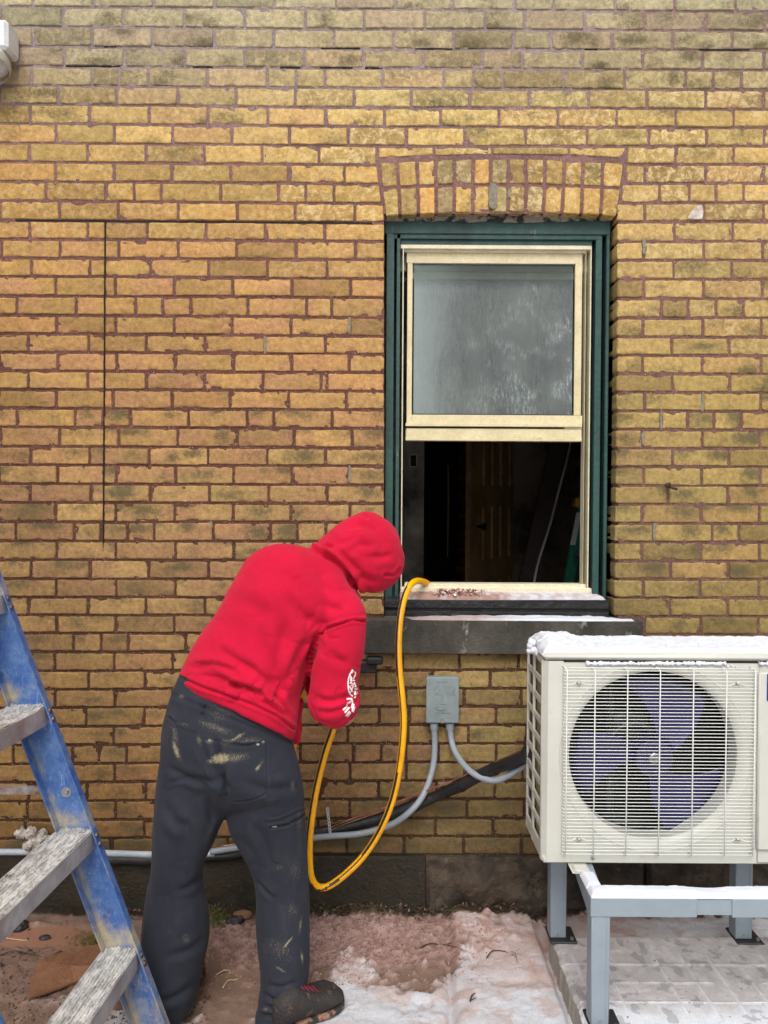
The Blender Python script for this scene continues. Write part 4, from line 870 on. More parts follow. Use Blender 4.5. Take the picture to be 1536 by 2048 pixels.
m = slab_snow('s', '', fx0-.002, fx1+.69, YL-.002, YL+.047, BT, .016, 3, fn=lambda X, Y: 1-.32*np.exp(-((X-bxm)/.05)**2))
m2 = slab_snow('s', '', fx0-.002, fx0+.045, YL+.047, YF-.056, BT, .013, 5); m.v += m2.v; 
for f_, mi in zip(m2.f, m2.m): m.f.append([i+m.n for i in f_]); m.m.append(mi)
m.n += m2.n
o = m.build('stand_snow', msnow, smooth='angle'); tag(o, 'strip of fresh snow along the top of the grey stand beam', kind='stuff')
# ------------------------------------------------------------------ ground, slabs, pad
def pxy(X, Y, Z):
    px, py, d = proj(np.stack([X, Y, Z], 1)); return px, py
def blob(px, py, cx, cy, rx, ry): return np.exp(-(((px-cx)/rx)**2+((py-cy)/ry)**2))
def ground_fields(X, Y):
    px, py = pxy(X, Y, np.zeros_like(X)); p = np.stack([X, Y, np.zeros_like(X)], 1)
    n1 = fbm(p*[7, 7, 1], 5, 41); n2 = fbm(p*[28, 28, 1], 4, 43); n3 = fbm(p*[90, 90, 1], 3, 47)
    # snow cover: right and foreground
    s = sstep(600, 720, px)*sstep(1885, 1975, py+(px-760)*.10)+.9*blob(px, py, 640, 2040, 90, 40)+sstep(880, 960, px)*sstep(1815, 1850, py)*.95+.9*blob(px, py, 700, 1940, 35, 50)+.8*blob(px, py, 200, 2060, 190, 60)+.75*blob(px, py, 120, 2030, 60, 30)*.0
    s = s+ (n1-.5)*1.0+(n2-.5)*1.1
    s -= .35*blob(px, py, 800, 1965, 110, 22)+.45*blob(px, py, 850, 1925, 100, 30)+.35*blob(px, py, 735, 1985, 40, 18)
    s = s+(n3-.5)*.45; snow = sstep(.38, .80, s)*.96
    pink = np.clip(1.05-sstep(1890, 2030, py)*.9+(n1-.5)*1.1, 0, 1)*np.clip(1.2-sstep(1050, 1500, px)*1.0, .2, 1)
    gran = sstep(.45, .8, blob(px, py, 700, 1880, 330, 70)*1.3+(n2-.5)*.9)
    puddle = sstep(.5, .62, blob(px, py, 90, 1874, 170, 24)*1.2+(n1-.5)*.25)*(px < 300)
    litter = sstep(.5, .75, (1-sstep(1822, 1846, py))*1.1+(n2-.5)*.6)
    return px, py, p, n1, n2, n3, snow, pink, gran, puddle, litter
def ground_mesh(x0, x1, y0, y1, step, near):
    nx, ny = int((x1-x0)/step)+2, int((y1-y0)/step)+2; X, Y = [q.ravel() for q in np.meshgrid(np.linspace(x0, x1, nx), np.linspace(y0, y1, ny))]
    px, py, p, n1, n2, n3, snow, pink, gran, puddle, litter = ground_fields(X, Y)
    sl_f = (X > .2)*(X < .58)*1.0
    h = (n1-.5)*(.034-.024*snow)+(n2-.5)*(.018-.013*snow)*(1-puddle)+gran*(n3-.4)*.022+snow*(.008+(n2-.5)*.005+(n3-.5)*.006)+litter*(.006+(n3-.5)*.014)*(1-.6*sl_f)-puddle*.012
    sl_ = (X > .22)*(X < .565)                          # pavers under the snow
    gap = np.exp(-((X-.225-(Y+.4)*.06)/.014)**2)*.022+np.exp(-((X-.56)/.012)**2)*.03
    h = h*(1-puddle)+puddle*(-.004)+.015*sl_*(1-puddle)*sstep(.20, .26, X)-gap*(Y > -1.2)
    prints = sum(.010*np.exp(-(((px-cx)/rx)**2+((py-cy)/ry)**2)) for cx, cy, rx, ry in ((1040, 1975, 60, 10), (950, 1930, 8, 18), (820, 2010, 50, 14), (760, 1965, 26, 10)))
    h -= prints; h = h*sstep(0, .02, -(Y-.0))**.2 if near else h
    c_dirt = s2l([126, 104, 92])[None]*(1-n2[:, None]*.5)+s2l([160, 128, 108])[None]*(n2[:, None]*.6)
    c_gr = s2l([186, 154, 146])[None]*n3[:, None]*1.25+s2l([104, 78, 68])[None]*(1-n3[:, None])*.85
    c_pud = np.tile(s2l([158, 118, 98]), (len(X), 1)); c_lit = s2l([54, 42, 32])[None]+(s2l([84, 72, 50])-s2l([54, 42, 32]))[None]*sstep(.55, .7, n1)[:, None]
    c_sn = s2l([224, 228, 236])[None]*(1-pink[:, None]*.8)+s2l([196, 168, 160])[None]*pink[:, None]*.8
    c_sn = c_sn*(1-.30*sstep(.50, .66, fbm(p*[16, 22, 1], 5, 71))[:, None]*np.array([.35, .8, 1.0])[None]); c = c_dirt*(1-gran[:, None])+c_gr*gran[:, None]; c = c*(1-litter[:, None])+c_lit*litter[:, None]; c = c*(1-snow[:, None])+c_sn*snow[:, None]; c = c*(1-puddle[:, None])+c_pud*puddle[:, None]
    p[:, 2] = h; return p, nx, ny, np.hstack([c, np.ones((len(c), 1))]), puddle
t = NT('snowy_dirt_ground'); at = t.attr('Col'); mm = t.ramp(t.noise(160, 7, .8), .3, .7, .80, 1.18); cc = t.n('CombineColor')
for i in range(3): t.l(mm, cc.inputs[i])
col = t.mix(1.0, at.outputs['Color'], cc.outputs[0], 'MULTIPLY'); vo = t.n('TexVoronoi'); vo.inputs['Scale'].default_value = 60; t.l(t.tc.outputs['Object'], vo.inputs['Vector'])
col = t.mix(t.math('MULTIPLY', t.ramp(vo.outputs['Distance'], .10, .16, .85, 0), t.ramp(t.noise(12, 4), .52, .60)), col, (.03, .022, .016, 1))
t.set(Base_Color=col, Roughness=.82); t.b.inputs['Specular IOR Level'].default_value = .3; n1_ = t.bump(t.noise(90, 8, .75), .006, .9); t.bump(t.noise(420, 3, .8), .004, .8, n1_); mground = t.m
p, nx, ny, c, pud = ground_mesh(-1.75, 1.75, -1.45, .0, .007, True); m = MB(); m.grid(p, nx, ny, 0, c); o = m.build('ground', mground, smooth=True); tag(o, kind='structure')
m = MB()      # the wider yard: snowy ground all round, one sheet to the horizon, just under the detailed strip
for (x0, x1, y0, y1, stp) in ((-12, 12, -14, 0.0, .12),):
    X, Y = [q.ravel() for q in np.meshgrid(np.linspace(x0, x1, 160), np.linspace(y0, y1, 110))]; q = np.stack([X, Y, Y*0], 1); n1 = fbm(q*[1.3, 1.3, 1], 4, 91)
    q[:, 2] = -.022+(n1-.5)*.02+(n1-.5)*.05*sstep(1.2, 2.5, np.hypot(X, Y)); k = sstep(.35, .6, n1)[:, None]; c = s2l([150, 116, 100])[None]*(1-k)+s2l([226, 228, 234])[None]*k
    m.grid(q, 160, 110, 0, np.hstack([c, np.ones((len(c), 1))]))
m.add([(-90, -140, -.12), (90, -140, -.12), (90, 0, -.12), (-90, 0, -.12)], [(0, 1, 2, 3)], 0, np.append(s2l([215, 216, 222]), 1))
o = m.build('yard', mground, smooth=True); tag(o, kind='structure')
m = MB(); X, Y = [q.ravel() for q in np.meshgrid(np.linspace(-1.75, -.75, 30), np.linspace(-.42, -.03, 14))]; 
g_ = NT('muddy_water'); g_.set(Base_Color=lin(152, 112, 92), Roughness=.06); g_.b.inputs['Specular IOR Level'].default_value = .5
m.add([tuple(G(-330, 1850, -.003)), tuple(G(-330, 1900, -.003)), tuple(G(60, 1898, -.003)), tuple(G(150, 1890, -.003)), tuple(G(205, 1878, -.003)), tuple(G(215, 1862, -.003)), tuple(G(190, 1846, -.003)), tuple(G(60, 1844, -.003))], [list(range(8))])
o = m.build('puddle', g_.m); tag(o, kind='structure')
# concrete pad with pressed joint lines, thin trodden snow
px0, px1, py0, py1 = G(1100, 1868, PADZ).x, 2.0, -1.25, G(1300, 1870, PADZ).y
nx, ny = 300, 220; X, Y = [q.ravel() for q in np.meshgrid(np.linspace(px0, px1, nx), np.linspace(py0, py1, ny))]; p = np.stack([X, Y, np.full(X.size, PADZ)], 1)
n1 = fbm(p*[6, 6, 1], 5, 51); n2 = fbm(p*[50, 50, 1], 4, 52); ppx, ppy = pxy(X, Y, np.full(X.size, PADZ))
ln = np.zeros_like(X)
for yy in (1930, 1966, 2005): g0 = P(1300, yy, -1).z; q = G(1300, yy, PADZ).y; ln = np.maximum(ln, np.exp(-((Y-q)/.004)**2)*(1 if yy != 1966 else ((X > .95)*(X < 1.02)+(X > 1.17)+(X < .95)*(X > .72))))
for xx in (1164, 1225, 1335, 1390, 1445, 1500, 1560): q = G(xx, 1960, PADZ).x; ln = np.maximum(ln, np.exp(-((X-q)/.0045)**2)*(Y < -.42))
e = np.minimum(X-px0, py1-Y); p[:, 2] += (n1-.5)*.006+(n2-.5)*.003+ln*.0035-(1-sstep(0, .012, e))*(.006+.01*vn(p*[60, 60, 1], 3))
p[:, 0] += (fbm(p*[40, 40, 1], 3, 9)-.5)*.012*(1-sstep(0, .02, X-px0))
fs = sstep(2000, 2046, ppy+(n1-.5)*40)*.9+sstep(.5, .62, n2)*.12
base = s2l([196, 190, 190])[None]*(1-n1[:, None]*.25)*(1+(n2[:, None]-.5)*.25); c = base*(1-np.clip(fs+ln*.35, 0, 1)[:, None])+s2l([226, 229, 236])[None]*np.clip(fs+ln*.35, 0, 1)[:, None]
c *= (1-.35*sstep(.56, .66, vn(p*[30, 30, 1], 6)*n2*1.6))[:, None]
m = MB(); m.grid(p, nx, ny, 0, np.hstack([c, np.ones((len(c), 1))]))
ring = [nx*j for j in range(ny)]; rp = p[ring]; rb = rp.copy(); rb[:, 2] = -.03; rb[:, 0] -= .004+.006*vn(rp*[1, 30, 1], 4)
m.add(np.vstack([rp, rb]), [[i, i+1, i+1+len(ring), i+len(ring)] for i in range(len(ring)-1)], 0, np.append(s2l([158, 152, 144]), 1))
ring = [nx*(ny-1)+i for i in range(nx)]; rp = p[ring]; rb = rp.copy(); rb[:, 2] = -.03; m.add(np.vstack([rp, rb]), [[i, i+1, i+1+len(ring), i+len(ring)] for i in range(len(ring)-1)], 0, np.append(s2l([140, 130, 124]), 1))
t = NT('snow_dusted_concrete'); at = t.attr('Col'); mm = t.ramp(t.noise(220, 7, .8), .3, .7, .78, 1.15); cc = t.n('CombineColor')
for i in range(3): t.l(mm, cc.inputs[i])
col = t.mix(1.0, at.outputs['Color'], cc.outputs[0], 'MULTIPLY'); col = t.mix(t.ramp(t.noise(60, 5, .7), .64, .68), col, lin(90, 84, 80))
t.set(Base_Color=col, Roughness=.85); t.bump(t.noise(200, 7, .8), .004, .8)
o = m.build('concrete_pad', t.m, smooth='angle'); tag(o, 'snow dusted grey concrete pad with scored joint lines under the steel stand', 'concrete pad')
# ------------------------------------------------------------------ loose stuff on the ground
def gz(x, y): return 0.0
_bvh = None
def ground_bvh():
    global _bvh
    if _bvh is None:
        me = bpy.data.objects['ground'].data; _bvh = BVHTree.FromPolygons([v.co[:] for v in me.vertices], [pl.vertices[:] for pl in me.polygons])
    return _bvh
def drop(x, y):
    h = ground_bvh().ray_cast(Vector((x, y, 1)), Vector((0, 0, -1)))[0]; return h.z if h else 0.
def _pg(r):
    px = r.gauss(650, 150); py = r.uniform(1836, 1975)
    if px < 230 or px > 980 or (py > 1930 and r.random() < .6): return None
    g = G(px, py); return Vector((g.x, g.y, drop(g.x, g.y)+.001))
rubble('brick_dust', 'crumbs of pinkish brick rubble spread over the ground along the wall', 9000, _pg, .0021, [(160, 124, 114), (172, 138, 128), (132, 96, 86), (178, 150, 140), (104, 76, 66), (146, 108, 92)], seed=2)
def _pg2(r):
    px = r.uniform(-200, 420); py = r.uniform(1850, 2100); g = G(px, py)
    return Vector((g.x, g.y, drop(g.x, g.y)+.001)) if not (py < 1900 and px < 210) else None
rubble('soil_crumbs', 'brown soil crumbs scattered over the muddy ground behind the ladder', 3200, _pg2, .0035, [(112, 88, 72), (92, 70, 58), (138, 110, 92), (70, 54, 44)], seed=3)
# leaf litter and moss at the foot of the wall
r = random.Random(5); m = MB(); lc = [(92, 66, 48), (60, 44, 34), (44, 34, 26), (74, 66, 40), (120, 92, 74), (34, 28, 22), (30, 24, 20), (52, 40, 32)]
for _ in range(2600):
    px = r.uniform(-100, 1620); py = 1821+abs(r.gauss(0, 8)) if px > 230 else r.uniform(1835, 1960)
    if px < 230 and r.random() < .75: continue
    if px > 1090 and r.random() < .5: continue
    g = G(px, py); g.y = min(g.y, -.012); c = Vector((g.x, g.y, drop(g.x, g.y)+r.uniform(.0, .012))); s = r.uniform(.003, .011); a = r.uniform(0, 6.28); tl = r.uniform(-.9, .9); d = Vector((math.cos(a), math.sin(a), tl*.5)).normalized(); n_ = d.cross(Vector((0, 0, 1))).normalized(); w_ = s*r.uniform(.25, .5); up = Vector((0, 0, s*r.uniform(.1, .5)))
    m.add([tuple(c-d*s), tuple(c-n_*w_+up*.5), tuple(c+d*s+up), tuple(c+n_*w_)], [(0, 1, 2), (0, 2, 3)], 0, np.append(s2l(r.choice(lc)), 1))
t = NT('leaf_litter_mat'); t.set(Base_Color=t.attr('Col').outputs['Color'], Roughness=.8); o = m.build('leaf_litter', t.m); tag(o, 'dead leaves and moss scraps lying along the foot of the wall', kind='stuff')
def moss(cx, cy, rx, ry, n, nm, lab, cols, sz=.012):
    r = random.Random(int(cx)); m = MB()
    for _ in range(n):
        g = G(cx+r.gauss(0, rx), cy+r.gauss(0, ry)); c = Vector((g.x, min(g.y, -.01), drop(g.x, g.y))); d = Vector((r.uniform(-1, 1), r.uniform(-1, 1), r.uniform(.4, 1.6))).normalized()*r.uniform(.4, 1)*sz; w_ = Vector((r.uniform(-1, 1), r.uniform(-1, 1), 0)).normalized()*.0016
        m.add([tuple(c-w_), tuple(c+w_), tuple(c+d)], [(0, 1, 2)], 0, np.append(s2l(r.choice(cols)), 1))
    o = m.build(nm, t.m); tag(o, lab, kind='stuff')
gc_ = [(96, 104, 40), (70, 82, 30), (124, 120, 54), (60, 54, 28)]
moss(437, 1836, 12, 8, 1500, 'moss', 'green moss tuft at the wall foot between the person legs', gc_); moss(190, 1878, 26, 8, 1200, 'moss', 'green and straw coloured moss beside the ladder foot', gc_+[(150, 120, 70)]); moss(650, 1826, 40, 4, 400, 'moss', 'dark moss fringe at the wall foot right of the person', gc_+[(40, 30, 24)])
def twig(label, pts, rad, mat, side=None):
    m = MB(); pp = [G(x, y) for x, y in pts]; pp = [Vector((q.x, q.y, drop(q.x, q.y)+.004+.006*math.sin(i*1.7))) for i, q in enumerate(pp)]; m.tube(catmull(pp, 3), [rad*(1-.6*i/(len(catmull(pp, 3)))) for i in range(len(catmull(pp, 3)))], 6)
    for s in (side or []): qq = [G(x, y) for x, y in s]; m.tube([Vector((q.x, q.y, drop(q.x, q.y)+.006)) for q in qq], [rad*.6]+[rad*.3]*(len(qq)-1), 5)
    o = m.build('twig', mat, smooth=True); tag(o, label, 'twig', group='twigs and straws on the ground')
mtw = M('dark_twig', lin(60, 46, 38), .8); mst2 = M('pale_straw', lin(196, 176, 144), .7)
twig('curved dark twig with a dried leaf on the snow beside the concrete pad', [(973, 1931), (985, 1922), (1006, 1918), (1022, 1922), (1033, 1934)], .0022, mtw, [[(1022, 1922), (1030, 1921), (1036, 1945)]])
twig('forked brown twig in the dusty snow right of the shoe', [(840, 1897), (862, 1889), (885, 1886), (906, 1884)], .0026, mtw, [[(895, 1886), (912, 1903), (926, 1911)]])
twig('dark twig stub standing in the snow groove', [(940, 2021), (944, 2013), (950, 2005)], .003, mtw, [[(940, 2021), (952, 2016)]])
twig('pale stick lying across the mud behind the ladder', [(-60, 1878), (0, 1879), (40, 1879), (78, 1878)], .0022, mst2)
twig('thin dark twig across the mud left of the ladder rail', [(0, 1915), (30, 1908), (70, 1912), (105, 1913), (130, 1905)], .0018, mtw, [[(70, 1912), (55, 1900), (46, 1890)]])
twig('curled straw stem in the rubble between the person feet', [(432, 1953), (446, 1945), (458, 1943), (462, 1948)], .002, mst2)
twig('split straw stem lying beside the right trouser leg', [(446, 1975), (456, 1962), (470, 1958), (480, 1952)], .0018, mst2)
def stone(label, px, py, r0, mat, sx=1., nm='stone'):
    g = G(px, py); c = Vector((g.x, g.y, drop(g.x, g.y)+r0*.35)); nn, mmn = 18, 10; pts = []
    for j in range(mmn):
        th = math.pi*j/(mmn-1)
        for i in range(nn): ph = 2*math.pi*i/nn; d = Vector((math.sin(th)*math.cos(ph), math.sin(th)*math.sin(ph), math.cos(th))); k = r0*(.65+.8*fbm(np.array([[d.x*1.6+px, d.y*1.6, d.z*1.6]]), 3, 3)[0]); pts.append((c.x+d.x*k*sx, c.y+d.y*k, c.z+d.z*k*.7))
    for j in range(mmn): pts[j*nn+nn-1] = pts[j*nn]
    m = MB(); m.grid(np.array(pts), nn, mmn); o = m.build(nm, mat, smooth=True); tag(o, label, nm.replace('_', ' '), group='wet clods and lumps on the ground')
mblk = M('wet_black_lump', (.02, .018, .018), .2, c2=(.05, .045, .045, 1), scale=60, bump=.003, bscale=60)
stone('shiny wet black lump of tar at the puddle edge by the wall', 38, 1856, .028, mblk); stone('small dark clod in the puddle beside the pale stick', 90, 1876, .012, mblk, 1.6); stone('dark red soaked clod in the mud near the ladder step', 118, 1908, .014, M('dark_red_clod', lin(92, 50, 44), .5), 1.2)
stone('brown dead leaf clod at the wall foot between the legs', 487, 1838, .022, M('leaf_brown', lin(128, 92, 72), .7, bump=.002), 1.5); stone('dark clump of wet leaves at the wall foot behind the right leg', 470, 1848, .02, mblk, 1.6)
# soggy cardboard sheet
m = MB(); q0 = [(62, 1962), (80, 1928), (140, 1905), (205, 1890), (250, 1915), (215, 1945), (150, 1968), (88, 1998), (58, 2010)]
P0 = [G(x, y) for x, y in q0]; nn = len(P0); cc0 = sum(P0, Vector())/nn; vs = [tuple(Vector((v_.x, v_.y, drop(v_.x, v_.y)+.010+.006*((i*7) % 3)))) for i, v_ in enumerate(P0)]+[(cc0.x, cc0.y, .022)]+[tuple(Vector((v_.x, v_.y, drop(v_.x, v_.y)+.004+.006*((i*7) % 3)))) for i, v_ in enumerate(P0)]
m.add(vs, [[i, (i+1) % nn, nn] for i in range(nn)]+[[i, (i+1) % nn, (i+1) % nn+nn+1, i+nn+1] for i in range(nn)])
o = m.build('cardboard_sheet', M('wet_cardboard', lin(140, 98, 70), .75, c2=lin(116, 78, 56), scale=12, bump=.0012, dirt=lin(172, 132, 104), dlo=.6, dhi=.72, dscale=20)); tag(o, 'soggy brown cardboard piece on the mud under the lowest ladder step', 'cardboard')
# white expanding foam lump behind the ladder
c = P(72, 1690, -.05); m = MB(); r = random.Random(4)
for k in range(26):
    q = Vector((c.x+r.gauss(0, .028), -.03-r.random()*.04, c.z+r.gauss(0, .034))); rr_ = r.uniform(.010, .022); pts = []
    for j in range(7):
        th = math.pi*j/6
        for i in range(11): ph = 2*math.pi*(i % 10)/10; pts.append(q+Vector((math.sin(th)*math.cos(ph), math.sin(th)*math.sin(ph), math.cos(th)))*rr_)
    m.grid(np.array([tuple(p_) for p_ in pts]), 11, 7)
rm_ = m.build('foam_tmp', []); q_ = rm_.modifiers.new('r', 'REMESH'); q_.mode = 'VOXEL'; q_.voxel_size = .004
me_ = bpy.data.meshes.new_from_object(rm_.evaluated_get(bpy.context.evaluated_depsgraph_get())); bpy.data.objects.remove(rm_); o = bpy.data.objects.new('foam_lump', me_); COL.objects.link(o); me_.name = 'foam_lump'
va = np.empty(len(me_.vertices)*3); me_.vertices.foreach_get('co', va); va = va.reshape(-1, 3); na_ = np.empty(len(va)*3); me_.vertices.foreach_get('normal', na_); va += na_.reshape(-1, 3)*((fbm(va*60, 4, 2)-.5)*.030)[:, None]; me_.vertices.foreach_set('co', va.ravel()); me_.update()
me_.materials.clear(); me_.materials.append(M('spray_foam', lin(214, 208, 198), .9, c2=lin(150, 140, 128), scale=40, bump=.004, bscale=60)); tag(o, 'lump of white spray foam around a pipe hole in the wall behind the ladder', 'foam')
stone('x', 0, 1900, .001, mblk) if False else None
m = MB(); q = P(86, 1692, -.1); m.tube([q+Vector((-.02, .06, -.02)), q+Vector((0, .01, 0)), q+Vector((.012, 0, .014))], [.012, .016, .01], 10); o = m.build('pipe_end', mblk, smooth=True); tag(o, 'short black pipe end sticking out of the white foam', 'pipe')
# ------------------------------------------------------------------ blue step ladder in the foreground
mbl = NT('battered_blue_fibreglass'); n1 = mbl.noise(7, 8, .7, stretch=(1, 1, .5)); base = mbl.mix(mbl.ramp(mbl.noise(18, 8, .75), .40, .62), lin(48, 88, 154), lin(88, 122, 172))
scr_ = mbl.math('MULTIPLY', mbl.ramp(mbl.noise(90, 8, .8, stretch=(1, 1, .18)), .58, .66), .6); base = mbl.mix(scr_, base, lin(160, 184, 220))
at = mbl.attr('Col'); sp = mbl.n('SeparateColor'); mbl.l(at.outputs['Color'], sp.inputs[0])
dm = mbl.ramp(mbl.math('ADD', sp.outputs['Red'], mbl.ramp(mbl.noise(16, 9, .75, stretch=(1, 1, .6)), .2, .8, -.62, .62)), .30, .85)
base = mbl.mix(dm, base, mbl.mix(mbl.ramp(mbl.noise(40, 6), .4, .6), lin(158, 152, 140), lin(182, 168, 138)))
base = mbl.mix(mbl.math('MULTIPLY', mbl.ramp(mbl.noise(150, 5, .8), .62, .68), .8), base, lin(225, 220, 210))
mbl.set(Base_Color=base, Roughness=.5); mbl.bump(mbl.noise(120, 6, .7), .003, .7)
mal = NT('plastered_aluminium'); c0 = mal.mix(mal.ramp(mal.noise(34, 9, .8, stretch=(2.2, .8, 1)), .44, .56), lin(158, 155, 150), lin(222, 220, 217))
c0 = mal.mix(mal.ramp(mal.noise(26, 8, .75), .57, .66), c0, lin(128, 120, 106)); c0 = mal.mix(mal.ramp(mal.noise(200, 4, .8), .62, .68), c0, lin(240, 240, 238))
mal.set(Base_Color=c0, Metallic=.05, Roughness=.5); mal.bump(mal.noise(140, 7, .8), .002, .6)
mals = NT('grey_aluminium_side'); c0 = mals.mix(mals.ramp(mals.noise(12, 7, .7), .42, .62), lin(190, 190, 192), lin(160, 158, 158)); c0 = mals.mix(mals.ramp(mals.noise(90, 8, .8), .58, .66), c0, lin(212, 210, 206))
c0 = mals.mix(mals.math('MULTIPLY', mals.ramp(mals.noise(5, 3), .5, .62), .5), c0, lin(140, 104, 104)); mals.set(Base_Color=c0, Metallic=.25, Roughness=.42); mals.bump(mals.noise(200, 5, .8), .002, .6)
YW = -.80
lad = tag(empty('step_ladder', (P(300, 1950, YW).x, -1.05, 0)), 'battered blue fibreglass step ladder with plaster splashed steps in the left foreground', 'ladder'); LP = []
EL = lambda py: np.interp(py, [-400, 1374, 1412, 1568, 1654, 1899, 2048, 2500], [-674, 3, 20, 82, 115, 204, 263, 435]); ER = lambda py: np.interp(py, [-400, 1143, 1410, 1577, 1664, 1886, 2048, 2500], [-578, 2, 101, 166, 198, 279, 340, 510])
def rail(Yw, fd, tilt, py0, py1, name, xoff=0.):
    """channel rail: web at Yw, flanges toward the camera by fd"""
    zs = np.linspace(P(0, py1, YW).z, P(0, py0, YW).z, 150); m = MB(); 
    def xz(z):
        py = CY-0; 
        lo, hi = -700., 2600.
        for _ in range(30):
            mid = (lo+hi)/2
            if P(100, mid, YW).z > z: lo = mid
            else: hi = mid
        return P(EL(lo)+7, lo, YW).x+xoff, P(ER(lo), lo, YW).x+xoff
    E = [xz(z) for z in zs]; xl_ = np.array([e[0] for e in E]); xr_ = np.array([e[1] for e in E]); kk = np.polyfit(zs, xl_, 1); xl_ = np.polyval(kk, zs); kk = np.polyfit(zs, xr_, 1); xr_ = np.polyval(kk, zs)
    sgn = -1 if fd > 0 else 1; fdv = abs(fd); t_ = .0035
    prof_ = [(0, sgn*fdv), (0, 0), (1, 0), (1, sgn*fdv), (1, sgn*fdv, -1), (1, sgn*t_, -1), (0, sgn*t_, 1), (0, sgn*fdv, 1)]
    rows = []; cols_ = []; nW = 14
    for z, a_, b_ in zip(zs, xl_, xr_):
        row = [(a_, Yw+sgn*fdv, z)]+[(a_+(b_-a_)*i/nW, Yw, z) for i in range(nW+1)]+[(b_, Yw+sgn*fdv, z), (b_-t_, Yw+sgn*fdv, z), (b_-t_, Yw+sgn*t_, z)]+[(b_-t_-(b_-a_-2*t_)*i/nW, Yw+sgn*t_, z) for i in range(1, nW)]+[(a_+t_, Yw+sgn*t_, z), (a_+t_, Yw+sgn*fdv, z)]
        rows += row
        for (x, y, zz) in row:
            uu = (x-a_)/(b_-a_); near_step = min(abs(z-sz) if z > sz else 9 for sz in STEPZ); d = .10+.5*math.exp(-(near_step/.06)**2)+.35*math.exp(-((uu-.12)/.10)**2)+max(0, .30*(1-(z-.25)/.45)) 
            cols_.append((min(1, d), 0, 0, 1))
    k = len(rows)//len(zs); rows = np.array(rows); fs = []
    for j in range(len(zs)-1):
        for i in range(k): a_ = j*k+i; b_ = j*k+(i+1) % k; fs.append([a_, b_, b_+k, a_+k])
    m.add(rows, fs, 0, np.array(cols_)); o = m.build(name, mbl.m, smooth='angle'); LP.append(o); return zs, xl_, xr_
STEPZ = [P(90, y, YW).z for y in (1409, 1656, 1893)]; STEPZ = STEPZ+[STEPZ[2]-.305, STEPZ[0]+.305, STEPZ[0]+.61]
zs, XL, XR_ = rail(YW, .028, 0, -100, 2130, 'front_rail')
YN = -1.335; rail(YN, -.028, 0, -100, 2130, 'front_rail', xoff=-.075)
for k, sz in enumerate(STEPZ):
    xa, xb = np.interp(sz, zs, XL)-.004, np.interp(sz, zs, XR_)-.006
    m = MB(); nY = 120; nX = 44; pts = []
    for j in range(nY):
        v = j/(nY-1); off = -.038*v; yy = YW-.0036+(YN+.004-YW)*v
        for i in range(nX):
            u = i/(nX-1); ridge = .0016*(1 if (i//2) % 2 else -1); pts.append((xa+off+(xb-xa)*u, yy, sz+ridge))
    pts = np.array(pts); q = pts.copy(); clump = sstep(.50, .66, fbm(q*[30, 16, 1], 5, 60+k)); pts[:, 2] += clump*.0022+clump*(fbm(q*[120, 90, 1], 3, 5)-.4)*.004
    pts[:, 2] -= .003*((np.arange(len(pts)) % nX == 0) | (np.arange(len(pts)) % nX == nX-1)); m.grid(pts, nX, nY); o = m.build('step', mal.m, smooth=False); LP.append(o)
    m = MB(); H = .052
    m.prism([Vector((xb, YW-.0036, sz-.001)), Vector((xb-.038, YN+.004, sz-.001)), Vector((xb-.038, YN+.004, sz-H)), Vector((xb, YW-.0036, sz-H))], (.003, 0, 0)); m.prism([Vector((xa, YW-.0036, sz-.001)), Vector((xa-.038, YN+.004, sz-.001)), Vector((xa-.038, YN+.004, sz-H)), Vector((xa, YW-.0036, sz-H))], (.003, 0, 0))
    m.prism([Vector((xb, YW-.0036, sz-H)), Vector((xb-.038, YN+.004, sz-H)), Vector((xb-.038-.012, YN+.004, sz-H)), Vector((xb-.012, YW-.0036, sz-H))], (0, 0, .003))
    ap = m.build('apron', mals.m); ap.parent = o
    m = MB()
    for dz in (-.012, -.036):
        xx = np.interp(sz+dz, zs, XR_); m.tube([(xx-.001, YW-.016, sz+dz), (xx+.004, YW-.016, sz+dz), (xx+.0055, YW-.016, sz+dz)], [.0085, .0075, .003], 12)
    rv = m.build('rivet', M('rusty_rivet', lin(110, 98, 90), .5, .6, c2=lin(84, 60, 48), scale=80) if k == 0 else bpy.data.materials['rusty_rivet'], smooth='angle'); rv.parent = o
# spreader brace with pivot bolt, rear rails, top cap
c = P(134, 1583, YW); m = MB(); m.box((c.x-1.0, YW+.006, c.z-.0125), (c.x+.01, YW+.010, c.z+.0125), 0, .001); LP.append(m.build('spreader', M('white_spotted_bar', lin(196, 194, 190), .5, .4, c2=lin(150, 120, 108), scale=26, bump=.001)))
m = MB(); m.tube([(c.x, YW-.0036, c.z), (c.x, YW-.006, c.z)], .0135, 20); m.tube([(c.x, YW-.006, c.z), (c.x, YW-.011, c.z)], [.008, .006], 16); LP.append(m.build('pivot_bolt', M('bolt_metal', lin(172, 176, 176), .3, .85), smooth='angle'))
m = MB(); zt_ = 1.78; xt = np.interp(zt_, zs, XR_)
xt = np.polyval(np.polyfit(zs, (XL+XR_)/2, 1), zt_)
for yy in (YW+.02, YN-.02): m.prism([Vector((xt-.04, yy, zt_)), Vector((xt-.1, yy, zt_)), Vector((xt-.1-.62, yy, .0)), Vector((xt-.04-.62, yy, .0))], (0, .02, 0))
LP.append(m.build('rear_rail', mbl.m)); 
m = MB(); m.box((xt-.14, YN-.03, zt_-.01), (xt+.06, YW+.03, zt_+.05), 0, .012); LP.append(m.build('top_cap', M('black_cap', (.03, .03, .03), .5)))
reparent(lad, *LP)
